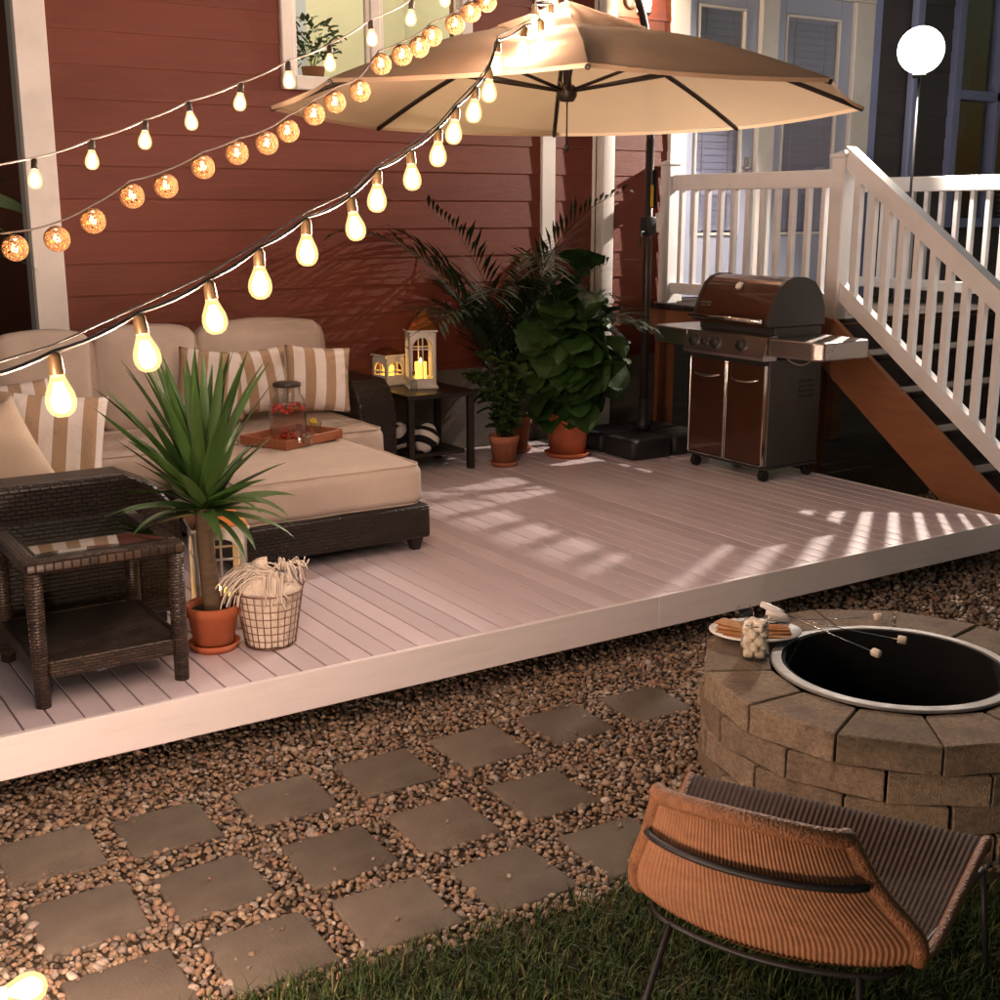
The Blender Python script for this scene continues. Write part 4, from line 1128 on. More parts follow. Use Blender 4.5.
# control panel: slanted steel face
v = []
for y in (GY0 - .01, GY1 + .01):
    v += [(GX0 - .045 - gx, y - gy, .735), (GX0 - .055 - gx, y - gy, .755), (GX0 - .015 - gx, y - gy, .872), (GX0 + .06 - gx, y - gy, .885), (GX0 + .06 - gx, y - gy, .735)]
MB().add(v, [(0, 1, 2, 3, 4), (9, 8, 7, 6, 5)] + [(i, i + 5, (i + 1) % 5 + 5, (i + 1) % 5) for i in range(5)]).obj('control_panel', M['steel'], gl)
tilt = math.atan2(.04, .117)
for i, y in enumerate((5.845, 5.745, 5.655, 5.43)):
    Mx = Matrix.Translation((GX0 - .037 - gx, y - gy, .813)) @ Matrix.Rotation(tilt, 4, 'Y') @ Matrix.Rotation(-PI / 2, 4, 'Y')
    r_ = .034 if i != 1 else .024
    kb = MB().lathe([(0, 0), (r_ * 1.12, 0), (r_ * 1.12, .006), (r_, .008), (r_ * .92, .03), (0, .032)], 20, M=Mx).obj('knob', M['blackplastic'], gl)
    MB().lathe([(r_ * 1.13, .0005), (r_ * 1.2, .002), (r_ * 1.13, .0075)], 20, M=Mx).obj('bezel', M['chrome'], kb)
    MB().box(-.003, .003, 0, r_ * .85, .0325, .0345, M=Mx).obj('mark', M['chrome'], kb)
    MB().box(-.006, .006, r_ * 1.3, r_ * 1.3 + .006, .0005, .002, M=Mx).obj('print', M['red'], gl)
# firebox and lid
gbox('firebox', M['steelside'], GX0 + .062, GX1 - .01, GY0 + .012, GY1 - .012, .742, .925, .004)
prof = [(GX0 + .005, .93), (GX0 + .000, .955), (GX0 + .022, 1.01), (GX0 + .055, 1.09), (GX0 + .095, 1.160), (GX0 + .14, 1.195), (GX0 + .21, 1.212), (GX0 + .29, 1.208), (GX0 + .37, 1.18), (GX0 + .43, 1.11), (GX0 + .462, 1.02), (GX0 + .466, .93)]
def extr(pr, y0, y1, smooth=True):
    mb = MB(); k = len(pr); v = [(x - gx, y - gy, z) for y in (y0, y1) for x, z in pr]
    mb.add(v, [(i, i + 1, i + 1 + k, i + k) for i in range(k - 1)] , smooth)
    mb.add(v, [tuple(range(k)), tuple(range(2 * k - 1, k - 1, -1)), (0, k, 2 * k - 1, k - 1)], False)
    return mb
lid = extr(prof, GY0 + .035, GY1 - .035).obj('lid', M['copperlid'], gl, fix=False)
def off(pr, d): 
    cx = sum(p[0] for p in pr) / len(pr); return [(cx + (x - cx) * (1 + d), .93 + (z - .93) * (1 + d)) for x, z in pr]
for a, b in ((GY0 + .008, GY0 + .0345), (GY1 - .0345, GY1 - .008)):
    extr(off(prof, .018), a, b, False).obj('end_cap', M['steelside'], lid)
gtube('handle', M['chrome'], [(GX0 - .045, GY0 + .03, .965), (GX0 - .045, GY1 - .03, .965)], .012, lid)
for y in (GY0 + .06, GY1 - .06): gtube('handle_mount', M['chrome'], [(GX0 + .01, y, .965), (GX0 - .045, y, .965)], .010, lid)
tn = V3(-.87, 0, .5).normalized()
q = V3(GX0 + .088 - gx, 5.60 - gy, 1.146); Rt = tn.to_track_quat('Z', 'Y').to_matrix().to_4x4()
th = MB().lathe([(0, 0), (.030, 0), (.030, .012), (.024, .016), (0, .016)], 24, M=Matrix.Translation(q) @ Rt).obj('thermometer', M['chrome'], lid)
MB().lathe([(0, .0165), (.021, .0165)], 20, M=Matrix.Translation(q) @ Rt).obj('dial', M['plate'], th)
bq = V3(GX0 + .028 - gx, 5.83 - gy, 1.035)
bn = V3(-.92, 0, .38).normalized(); Mb = Matrix.Translation(bq) @ bn.to_track_quat('Z', 'Y').to_matrix().to_4x4()
bdg = MB().box(-.045, .045, -.016, .016, 0, .005, .002, M=Mb).obj('badge', M['steel'], lid)
tc_ = bpy.data.curves.new('badge_lettering', 'FONT'); tc_.body = 'weber'; tc_.size = .030; tc_.align_x = 'CENTER'; tc_.align_y = 'CENTER'; tc_.extrude = .0006
to = bpy.data.objects.new('badge_text', tc_); COL.objects.link(to); bpy.context.view_layer.update()
tme = bpy.data.meshes.new_from_object(to.evaluated_get(bpy.context.evaluated_depsgraph_get())); bpy.data.objects.remove(to); tme.materials.clear()
to = link('badge_lettering', tme, M['blackmetal'], bdg)
ex = V3(0, -1, 0); ey = bn.cross(ex)
to.matrix_local = Matrix.Translation(bq + bn * .0056) @ Matrix(((ex.x, ey.x, bn.x, 0), (ex.y, ey.y, bn.y, 0), (ex.z, ey.z, bn.z, 0), (0, 0, 0, 1)))
# side shelves
v = []
for z in (0, 1):
    v += [(GX0 - .02, GY0 - .012), (GX0 + .0, GY0 - .34), (GX0 + .04, GY0 - .395), (GX1 - .06, GY0 - .395), (GX1 - .02, GY0 - .36), (GX1 - .02, GY0 - .012)]
vv = [(x - gx, y - gy, .765 if i < 6 else .872) for i, (x, y) in enumerate(v)]
sh = MB().add(vv, [(5, 4, 3, 2, 1, 0), (6, 7, 8, 9, 10, 11)] + [(i, (i + 1) % 6, (i + 1) % 6 + 6, i + 6) for i in range(6)]).obj('side_shelf', M['steel'], gl)
bv = sh.modifiers.new('bevel', 'BEVEL'); bv.width = .012; bv.segments = 3
vv = [(x - gx, (GY0 + GY1 - y) - gy, z) for (x, y, z) in [(a[0] + gx, a[1] + gy, a[2]) for a in vv]]
sh = MB().add(vv, [(5, 4, 3, 2, 1, 0), (6, 7, 8, 9, 10, 11)] + [(i, (i + 1) % 6, (i + 1) % 6 + 6, i + 6) for i in range(6)]).obj('side_shelf', M['steel'], gl)
bv = sh.modifiers.new('bevel', 'BEVEL'); bv.width = .012; bv.segments = 3
for r_ in range(4):
    for c_ in range(2): gbox('vent_slot', M['blackmetal'], GX0 + .27 + c_ * .07, GX0 + .325 + c_ * .07, GY0 - .0035, GY0 - .001, .50 + r_ * .03, .515 + r_ * .03, 0)
gtube('hose', M['palecable'], catmull([(GX0 + .10, GY0 - .02, .79), (GX0 + .14, GY0 - .03, .735), (GX0 + .24, GY0 - .03, .70), (GX0 + .34, GY0 - .02, .72), (GX0 + .36, GY0 - .015, .79)], 6), .004)

# ---------------------------------------------------------------- cantilever umbrella
UC = V3(3.88, 5.33, 0)
um = thing('cantilever_umbrella', 'tan cantilever patio umbrella with dark frame over the deck', 'umbrella', (5.42, 6.52, DZ))
ub = V3(5.42, 6.52, DZ)
Ldir = V3(-1.26, .82, 0).normalized(); Ndir = V3(-.82, -1.26, 0).normalized()
UR = 1.50
def uv_(k):
    a = k * PI / 4; return Ldir * math.cos(a) + Ndir * math.sin(a)       # 0 left, 2 near, 4 right, 6 far
def ez(d): return 2.362 + .045 * d.dot(Ndir)
APX = V3(UC.x, UC.y, 2.76)
def rim(k): d = uv_(k); return V3(UC.x, UC.y, 0) + d * UR + V3(0, 0, ez(d))
def ribp(k, t):   # point on rib: t 0 apex, 1 rim; slight bow
    a, b = APX, rim(k); p = a.lerp(b, t); p.z += .055 * math.sin(PI * t) ; return p
for k in range(8):
    def fn(u, v, k=k):
        t = .13 + .87 * v
        a, b = ribp(k, t), ribp(k + 1, t); p = a.lerp(b, u)
        s_ = 4 * u * (1 - u)
        p.z -= .012 * s_ * t
        inn = V3(UC.x - p.x, UC.y - p.y, 0) * (.010 * s_ * v ** 6); p += inn
        p.z += .004 * noise.noise(V3(u * 4 + k * 3, v * 5, 1))
        return p - ub
    MB().grid(fn, 10, 16).obj('canopy_panel', M['canopy'], um)
    def hem(u, v, k=k):
        a, b = ribp(k, 1), ribp(k + 1, 1); s_ = 4 * u * (1 - u); p = a.lerp(b, u); p.z -= .012 * s_; p += V3(UC.x - p.x, UC.y - p.y, 0) * (.010 * s_)
        d = V3(p.x - UC.x, p.y - UC.y, 0).normalized()
        return p + d * .001 - V3(0, 0, .018 * v) - ub
    MB().grid(hem, 10, 1).obj('hem', M['canopy'], um)
    pts = [ribp(k, .1 + .9 * i / 10) - V3(0, 0, .016) - ub for i in range(11)]
    MB().tube(pts, .013, 6).obj('rib', M['bronze'], um)
HUB = UC + V3(0, 0, 2.43)
for k in range(8):
    MB().tube([HUB - ub, ribp(k, .52) - V3(0, 0, .03) - ub], .009, 6).obj('strut', M['bronze'], um)
MB().lathe([(0, -.05), (.035, -.045), (.05, -.02), (.05, .02), (.03, .035), (0, .035)], 16, M=Matrix.Translation(HUB - ub)).obj('hub', M['bronze'], um)
MB().tube([HUB - ub, APX + V3(0, 0, .16) - ub], .022, 10).obj('centre_post', M['bronze'], um)
pc = MB().tube([HUB - ub - V3(0, 0, .04), HUB - ub - V3(0, 0, .26)], .004, 6).obj('pull_cord', M['blackmetal'], um)
MB().lathe([(0, -.02), (.012, -.012), (.012, .012), (0, .02)], 8, M=Matrix.Translation(HUB - ub - V3(0, 0, .27))).obj('pull_knob', M['blackmetal'], pc)
for k in range(8):
    def vt(u, v, k=k):
        d = uv_(k).lerp(uv_(k + 1), u); r_ = .50 * v
        zz = 2.865 - .175 * v + .012 * math.sin(u * PI * 3 + k) * v - .02 * 4 * u * (1 - u) * v
        return UC + d * r_ + V3(0, 0, zz) - ub
    MB().grid(vt, 8, 6).obj('vent_flap', M['canopy'], um)
pole = [V3(5.42, 6.52, DZ + .14), V3(5.42, 6.52, 2.30)]
MB().tube([p - ub for p in pole], .028, 12).obj('pole', M['bronze'], um)
dirc = (UC - V3(5.42, 6.52, 0)); 
armp = catmull([V3(5.42, 6.52, 2.28), V3(5.40, 6.505, 2.62), V3(5.42, 6.52, 0) + dirc * .16 + V3(0, 0, 3.02), V3(5.42, 6.52, 0) + dirc * .5 + V3(0, 0, 3.28), V3(5.42, 6.52, 0) + dirc * .85 + V3(0, 0, 3.20), UC + V3(0, 0, 3.05)], 7)
MB().tube([p - ub for p in armp], .026, 10).obj('arm', M['bronze'], um)
MB().lathe([(0, 0), (.05, 0), (.05, .06), (.034, .075), (.034, .22), (0, .22)], 16, M=Matrix.Translation((0, 0, .13))).obj('socket', M['blackplastic'], um)
cb_ = MB().box(-.038, .038, -.045, .045, 1.44, 1.56, .012, seg=2).obj('crank_box', M['blackplastic'], um)
MB().tube([(-.05, -.03, 1.46), (-.11, -.06, 1.46), (-.115, -.065, 1.38), (-.16, -.10, 1.38)], .008, 8).obj('crank_handle', M['blackmetal'], cb_)
tg = MB().box(.028, .03, -.045, .045, 1.62, 1.86).obj('strap', M['blackplastic'], um)
MB().box(-.012, .012, -.034, -.030, 1.62, 1.76, .001).obj('label_tag', M['yellow'], um)
for (a, b, c, d) in ((-.36, -.012, -.34, -.004), (-.008, .34, -.34, -.004), (-.36, -.012, .004, .34), (-.008, .34, .004, .34)):
    MB().box(a, b, c, d, .002, .135, .035, seg=3).obj('weight_block', M['blackplastic'], um)

# ---------------------------------------------------------------- fire pit
PH, NC, NB = .38, 4, 13
fp = thing('fire_pit', 'round stone block fire pit with pale steel ring', 'fire pit', (PITC.x, PITC.y, 0))
j0 = onz(754, 703, PH); ph0 = math.atan2(j0.y - PITC.y, j0.x - PITC.x)
da = 2 * PI / NB
def block_mesh(seed, h):
    Ro, Ri = .628, .405; g_ = .0052
    rr = random.Random(seed)
    o = [V3(Ro * math.cos(-da / 2) , Ro * math.sin(-da / 2) + g_, 0), V3(Ro * math.cos(da / 2), Ro * math.sin(da / 2) - g_, 0)]
    i_ = [V3(Ri * math.cos(-da / 2), Ri * math.sin(-da / 2) + g_, 0), V3(Ri * math.cos(da / 2), Ri * math.sin(da / 2) - g_, 0)]
    bm = bmesh.new()
    vs = [bm.verts.new(p + V3(0, 0, z)) for z in (0.0008, h - .0008) for p in (i_[0], o[0], o[1], i_[1])]
    for f in ((3, 2, 1, 0), (4, 5, 6, 7), (0, 1, 5, 4), (1, 2, 6, 5), (2, 3, 7, 6), (3, 0, 4, 7)): bm.faces.new([vs[k] for k in f])
    bmesh.ops.bevel(bm, geom=bm.edges[:], offset=.0035, segments=1, affect='EDGES')
    bmesh.ops.subdivide_edges(bm, edges=[e for e in bm.edges if e.calc_length() > .05], cuts=4, use_grid_fill=True)
    for v in bm.verts:
        n_ = noise.noise(v.co * 14 + V3(seed * 5, 0, 0)) * .6 + noise.noise(v.co * 45 + V3(seed * 5, 0, 0)) * .4
        if v.co.x > .5: v.co.x += n_ * .007
        else: v.co.x += n_ * .001
        v.co.z += noise.noise(v.co * 20 + V3(9, seed, 0)) * .0006
    me = bpy.data.meshes.new('block'); bm.to_mesh(me); bm.free(); return me
bms = [block_mesh(k, PH / NC) for k in range(6)]
for c in range(NC):
    top = c == NC - 1
    ro = (c % 2 == 0) * .5
    for b in range(NB):
        me = bms[random.randrange(6)]
        o = link('block', me.copy() if False else me, None, fp, (0, 0, c * PH / NC), (0, 0, ph0 + (b + .5 + (0 if top else (.5 if c == NC - 2 else .12 if c == NC - 3 else .6))) * da + random.uniform(-.006, .006)))
        s_ = 1.0 + (0 if top else random.uniform(-.008, .006)); o.scale = (s_, s_, 1)
for me in bms: me.materials.append(M['block'])
MB().lathe([(.360, PH + .002), (.360, PH + .012), (.390, PH + .011), (.394, PH + .009), (.394, PH + .002)], 72, False, closed=True).obj('ring_flange', M['ring'], fp)
MB().lathe([(.3555, PH + .008), (.3555, .03), (.349, .03), (.349, PH + .008)], 64, closed=True).obj('ring_wall', M['soot'], fp)
def ashf(u, v):
    a = u * 2 * PI; r_ = .348 * v; return (r_ * math.cos(a), r_ * math.sin(a), .06 + .02 * noise.noise(V3(r_ * math.cos(a) * 9, r_ * math.sin(a) * 9, 0)))
MB().grid(ashf, 40, 12).obj('ash_bed', M['ash'], fp)

# plate and smores
PZ = PH + .002
pp = onz(755, 635, PZ + .010)
plt = thing('plate', 'white oval plate of crackers and chocolate on the fire pit edge', 'plate', pp, -YAW)
MB().lathe([(0, 0), (.07, 0), (.085, .004), (.162, .018), (.162, .021), (.084, .008), (.07, .005), (0, .005)], 40, M=Matrix.Diagonal((1, .78, 1, 1))).obj('dish', M['plate'], plt)
gm = MB().box(-.031, .031, -.058, .058, 0, .006, .0015).mesh('graham_cracker')
R0 = Matrix.Rotation(-YAW, 3, 'Z')
for i in range(7):
    side = -1 if i < 4 else 1; kk = i if i < 4 else i - 4
    q = pp + R0 @ V3(side * .066 + random.uniform(-.012, .012), -.045 + kk * .022, .012 + kk * .0066)
    o = link('graham_cracker', gm, M['graham'], None, q, (rad(random.uniform(-2, 2)), rad(random.uniform(-3, 3)), -YAW + rad(78 + 9 * kk * side + random.uniform(-12, 12))))
    tag(o, ['brown graham cracker in the stack between plate rim and marshmallow jar', 'graham cracker in the stack below the skewer handles'][i >= 4], 'cracker', ['crackers stacked at the outer plate rim', 'crackers stacked under the skewers'][i >= 4])
cm = MB()
cm.box(-.035, .035, -.022, .022, 0, .007, .001)
for a in range(4):
    for b in range(2): cm.box(-.034 + a * .0173, -.034 + a * .0173 + .0145, -.020 + b * .0205, -.020 + b * .0205 + .0185, .0072, .010, .002)
cme = cm.mesh('chocolate_bar')
for i, (dx, dy, dz, rz) in enumerate(((-.045, .062, .012, 15), (.055, .058, .012, -20))):
    o = link('chocolate_bar', cme, M['choc'], None, pp + R0 @ V3(dx, dy, dz), (0, rad(-6), -YAW + rad(rz)))
    tag(o, ['dark chocolate bar piece behind the stack at the outer plate rim', 'dark chocolate bar piece under the skewer handles'][i], 'chocolate')
jp = onz(754, 657, PZ)
mj = thing('marshmallow_jar', 'clear glass jar with wire clamp full of marshmallows on fire pit', 'jar', jp)
MB().lathe([(0, 0), (.042, 0), (.047, .006), (.047, .10), (.040, .115), (.040, .128), (.037, .128), (.037, .115), (.0445, .10), (.0445, .008), (0, .004)], 26).obj('glass_body', M['glass'], mj)
MB().lathe([(.041, .118), (.043, .118), (.043, .122), (.041, .122)], 24, closed=True).obj('wire_ring', M['chrome'], mj)
MB().tube(catmull([(.043, -.01, .12), (.06, -.012, .13), (.062, .0, .105), (.06, .012, .13), (.043, .01, .12)], 4), .0015, 5).obj('clamp', M['chrome'], mj)
ld = MB().lathe([(0, 0), (.040, 0), (.041, .004), (.03, .010), (0, .012)], 22, M=Matrix.Translation((.0, .055, .135)) @ Matrix.Rotation(rad(70), 4, 'X')).obj('lid', M['glass'], mj)
mm = MB().lathe([(0, -.013), (.010, -.0125), (.0125, -.009), (.0128, 0), (.0125, .009), (.010, .0125), (0, .013)], 14).mesh('marshmallow')
for lay in range(5):
    for k in range(5):
        a = k * PI / 3 + lay * .5; r_ = .027 if k < 4 else .0
        a = k * PI / 2 + lay * .7
        o = link('marshmallow', mm, M['mallow'], None, jp + V3(r_ * math.cos(a), r_ * math.sin(a), .020 + lay * .0235), (random.uniform(0, 3), random.uniform(0, 3), 0)); o.scale = (1.3, 1.3, 1.25)
        tag(o, 'white marshmallow packed inside the glass jar on the fire pit', 'marshmallow', 'marshmallows in the jar')
sk = [((761, 604, .475), (784, 613, .455), (876, 653, .405), 'roasting skewer reaching furthest over the open pit'),
      ((766, 612, .455), (788, 617, .445), (902, 640, .41), 'roasting skewer crossing the back of the steel ring'),
      ((768, 618, .425), (790, 620, .42), (878, 617, .405), 'roasting skewer lying along the stone cap behind the ring')]
for i, (a, b, c, lab) in enumerate(sk):
    A, B, C_ = (onz(*p) for p in (a, b, c))
    t = thing('roasting_skewer', lab, 'skewer', A)
    MB().tube([V3(0, 0, 0), (B - A) * .25, (B - A) * .8, B - A], [.011, .0125, .0105, .008], 12).obj('handle', M['handle'], t)
    MB().tube([B - A, (B - A).lerp(C_ - A, .5) + V3(0, 0, -.002), (C_ - A) * 1.0 + (C_ - B).normalized() * .01], .0021, 6).obj('rod', M['chrome'], t)
    ax = (C_ - B).normalized()
    o = link('marshmallow', mm, M['mallow'], None, C_, ax.to_track_quat('Z', 'Y').to_euler()); o.scale = (1.15, 1.15, 1.2)
    tag(o, ['white marshmallow on the skewer tip furthest over the open pit', 'white marshmallow on the skewer tip above the ring back', 'white marshmallow on the skewer tip over the stone cap'][i], 'marshmallow')

# ---------------------------------------------------------------- rattan lounge chair
CFL, CFR = V3(2.068, 2.256, .395), V3(2.423, 1.616, .395)
CBL, CBR = V3(1.645, 1.945, .385), V3(1.935, 1.415, .385)
ch = thing('rattan_chair', 'low ribbed rattan lounge chair on black metal frame by the fire pit', 'chair', ((CFL + CFR + CBL + CBR) / 4).to_tuple()[:2] + (0,))
co = ch.location.copy()
fdir = ((CFL + CFR) / 2 - (CBL + CBR) / 2); fdir.z = 0; fdir.normalize(); sdir = V3(-fdir.y, fdir.x, 0)
rows = []   # (left, right, bulge back, sag)
TL, TR = V3(1.640, 1.872, .635), V3(1.822, 1.512, .635)
KL = [CFL + fdir * .02 + V3(0, 0, -.03), CFL, CFL.lerp(CBL, .35) + V3(0, 0, -.025), CFL.lerp(CBL, .75) + V3(0, 0, -.05), CBL + V3(0, 0, -.015), CBL - fdir * .03 + V3(0, 0, .05), CBL.lerp(TL, .6) - fdir * .03 + V3(0, 0, .0), TL - fdir * .02, TL - fdir * .045 + V3(0, 0, .012)]
KR = [CFR + fdir * .02 + V3(0, 0, -.03), CFR, CFR.lerp(CBR, .35) + V3(0, 0, -.025), CFR.lerp(CBR, .75) + V3(0, 0, -.05), CBR + V3(0, 0, -.015), CBR - fdir * .03 + V3(0, 0, .05), CBR.lerp(TR, .6) - fdir * .03 + V3(0, 0, .0), TR - fdir * .02, TR - fdir * .045 + V3(0, 0, .012)]
BG = [0, 0, .0, .02, .06, .085, .09, .085, .085]
SG = [.0, .0, .03, .045, .035, .015, -.008, -.032, -.036]
NV = 10
LL = catmull(KL, NV); RR = catmull(KR, NV)
def lerpk(K, i): 
    t = i / NV; a = int(min(len(K) - 2, math.floor(t))); f = t - a; return K[a] * (1 - f) + K[a + 1] * f
nvv = len(LL) - 1
NRIB = 54
def row(K, x):
    x = max(0, min(nvv, x)); i = min(nvv - 1, int(x)); return K[i].lerp(K[i + 1], x - i)
def shell(off_, rib=.0017):
    def fn(u, v):
        i = v * nvv; a, b = row(LL, i), row(RR, i); s_ = 4 * u * (1 - u)
        p = a.lerp(b, u) - fdir * lerpk(BG, i) * (s_ ** .8) - V3(0, 0, lerpk(SG, i) * s_)
        tan = (row(LL, i + 1) + row(RR, i + 1) - row(LL, i - 1) - row(RR, i - 1)).normalized(); nrm = tan.cross(sdir).normalized()
        return p + nrm * (off_ + rib * math.cos(2 * PI * NRIB * u)) - co
    return fn
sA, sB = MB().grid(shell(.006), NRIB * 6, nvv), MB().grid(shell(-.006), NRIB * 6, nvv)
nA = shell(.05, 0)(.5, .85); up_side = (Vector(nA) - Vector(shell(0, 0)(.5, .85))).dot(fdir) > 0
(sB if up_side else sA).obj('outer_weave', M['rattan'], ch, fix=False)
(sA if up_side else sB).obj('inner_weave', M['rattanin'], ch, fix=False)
def edge(u):
    return [Vector(shell(0, 0)(u, i / nvv)) for i in range(nvv + 1)]
eL, eR = edge(0), edge(1)
topc = [Vector(shell(0, 0)(u / 24, 1)) for u in range(25)]
rimp = [p for p in eL[NV * 4:]] + topc[1:-1] + [p for p in reversed(eR[NV * 4:])]
for _ in range(10): rimp = [rimp[0]] + [rimp[i] * .5 + (rimp[i - 1] + rimp[i + 1]) * .25 for i in range(1, len(rimp) - 1)] + [rimp[-1]]
MB().tube(rimp, .019, 10).obj('rolled_rim', M['rattanrim'], ch)
frontc = [Vector(shell(0, 0)(u / 24, 0)) for u in range(25)]
rim2 = list(reversed(eL[:NV * 4 + 1])) + frontc[1:-1] + eR[:NV * 4 + 1]
MB().tube(rim2, .013, 8).obj('seat_edge', M['rattanrim'], ch)
def bk(u, v, o): return Vector(shell(0, 0)(u, v)) - fdir * o
hoop = [bk(u / 20, (NV * 6.15) / nvv, .020 + .004) for u in range(0, 21)]
MB().tube(hoop, .0085, 8).obj('back_bar', M['blackmetal'], ch)
zr = .325
low = []
for t in range(25):
    u = t / 24; s_ = 4 * u * (1 - u); p = CBL.lerp(CBR, u) - fdir * (.03 + .085 * s_) - co; low.append(V3(p.x, p.y, zr + .02))
fl_, fr2 = CFL - co, CFR - co
loop = [V3(fl_.x, fl_.y, zr + .0)] + low + [V3(fr2.x, fr2.y, zr + .0)]
lp_ = catmull(loop, 2)
for _ in range(14): lp_ = [lp_[0]] + [lp_[i] * .5 + (lp_[i - 1] + lp_[i + 1]) * .25 for i in range(1, len(lp_) - 1)] + [lp_[-1]]
MB().tube(lp_, .0065, 8).obj('seat_rail', M['blackmetal'], ch)
for (p0, d) in ((low[4], -fdir * .16 + sdir * .06), (low[20], -fdir * .10 - sdir * .05), (V3(fl_.x, fl_.y, zr + .0), fdir * .05 + sdir * .03), (V3(fr2.x, fr2.y, zr + .0), fdir * .05 - sdir * .03)):
    e = V3(p0.x + d.x, p0.y + d.y, .0)
    MB().tube([p0, e], .0075, 8).obj('leg', M['blackmetal'], ch)
# ---------------------------------------------------------------- globe lamp and porch lantern
gp = at(921, 50, 9.02)
gp_root = V3(gp.x, gp.y, LZ)
lp = thing('globe_lamp', 'glowing round white lamp on thin black pole above the landing', 'lamp', gp_root)
gh_ = gp.z - LZ
GR = .165
fd = V3(-.45, -.85, -.28).normalized(); Rf = Matrix.Translation((0, 0, gh_)) @ fd.to_track_quat('Z', 'Y').to_matrix().to_4x4()
CR = .030
MB().lathe([(GR * math.cos(rad(a)), gh_ + GR * math.sin(rad(a))) for a in range(-90, 91, 9)], 32).obj('globe', M['globeglass'], lp)
MB().lathe([(CR * math.cos(rad(a)), CR * math.sin(rad(a))) for a in range(0, 91, 15)], 16, M=Rf).obj('glowing_core', M['globe'], lp)
MB().lathe([(0, -.004), (.10, .012), (.103, .012), (.10, .004), (0, -.014)], 28, M=Rf).obj('reflector', M['steelside'], lp)
MB().tube([V3(0, 0, .02), V3(0, 0, gh_ - GR - .01)], .009, 8).obj('pole', M['blackmetal'], lp)
MB().lathe([(0, 0), (.10, 0), (.10, .012), (.02, .03), (0, .03)], 24).obj('base', M['blackmetal'], lp)
MB().lathe([(0, gh_ - GR - .03), (.045, gh_ - GR - .03), (.05, gh_ - GR - .002), (.03, gh_ - GR + .004), (0, gh_ - GR + .004)], 18).obj('collar', M['blackmetal'], lp)
q = ony(636, 2, WY)
pl_ = thing('porch_light', 'bright glass porch lantern on the red wall beside the doors', 'wall lamp', (q.x - .06, WY - .02, q.z))
MB().lathe([(0, 0), (.06, 0), (.05, .015), (0, .015)], 18, M=Matrix.Rotation(PI / 2, 4, 'X') @ Matrix.Translation((0, 0, 0))).obj('wall_plate', M['bronze'], pl_)
MB().tube(catmull([(0, -.01, .02), (0, -.08, .06), (0, -.14, .14), (0, -.14, .20)], 5), .010, 8).obj('bracket', M['bronze'], pl_)
MB().lathe([(0, .20), (.085, .17), (.09, .16), (0, .165)], 6, False, Matrix.Translation((0, -.14, 0))).obj('cap', M['bronze'], pl_)
MB().lathe([(0, -.09), (.045, -.085), (.055, .02), (.055, .10), (.03, .15), (0, .155)], 18, M=Matrix.Translation((0, -.14, 0))).obj('lit_glass', M['porch'], pl_)
MB().lathe([(0, -.115), (.05, -.11), (.055, -.092), (0, -.092)], 6, False, Matrix.Translation((0, -.14, 0))).obj('bottom_cap', M['bronze'], pl_)

# ---------------------------------------------------------------- string lights
BLB = [(0, -.046), (.012, -.0445), (.022, -.038), (.0285, -.026), (.030, -.013), (.0275, .002), (.021, .017), (.0155, .030), (.0135, .038), (0, .038)]
CORE = [(r_ * .62, z_ * .70 - .005) for r_, z_ in BLB]
glass_me = MB().lathe(BLB, 18).mesh('bulb'); glass_me.materials.append(M['bulbglass'])
cores = {}
for n_, m_ in (('front', 'bulb'), ('back', 'bulb_back'), ('ground', 'bulb_ground')):
    cores[n_] = MB().lathe(CORE, 12).mesh('glowing_core'); cores[n_].materials.append(M[m_])
sock_me = MB().lathe([(0, .036), (.0145, .036), (.0150, .040), (.0140, .072), (.010, .080), (0, .081)], 14).mesh('socket'); sock_me.materials.append(M['socket'])
sock_dk = MB().lathe([(0, .036), (.0145, .036), (.0150, .040), (.0140, .072), (.010, .080), (0, .081)], 12).mesh('socket'); sock_dk.materials.append(M['darksocket'])
def invd(px, x0, d0, x1, d1):
    t = (px - x0) / (x1 - x0); return 1 / ((1 - t) / d0 + t / d1)
def string(label, pts, bulb, sock, cable, ends, group=None, rc=.0045, wavy=True, top=.083, core=None):
    s_ = thing('string_lights', label, 'string lights', pts[0], 0, group)
    o = Vector(pts[0]); hang = []
    for i, p in enumerate(pts):
        tl = (random.uniform(-.12, .12), random.uniform(-.12, .12), 0)
        b = link('bulb', bulb, None, s_, p - o, tl)
        if core: link('glowing_core', core, None, b)
        if sock: link('socket' if core else 'inner_bulb', sock, None, b)
        hang.append(p - o + Euler(tl).to_matrix() @ V3(0, 0, top))
    P = [Vector(e) - o for e in ends[0]] + hang + [Vector(e) - o for e in ends[1]]
    full = []
    for a, b in zip(P[:-1], P[1:]):
        for k in range(6):
            t = k / 6; q = a.lerp(b, t); q.z -= .05 * (a - b).length * 4 * t * (1 - t) * .6; full.append(q)
    full.append(P[-1])
    MB().tube(full, rc, 6).obj('cable', M[cable], s_)
    if wavy:
        MB().tube([p + V3(0, 0, .012) for p in P], rc * .55, 5).obj('support_wire', M['palecable'], s_)
    return s_
fb = [(60, 394), (146, 351), (214, 315), (260, 281), (307, 249), (355, 225), (377, 197), (412, 176), (438, 153), (454, 131), (474, 110), (489, 90)]
fpts = [at(x, y, invd(x, 60, 2.42, 489, 4.65)) for x, y in fb]
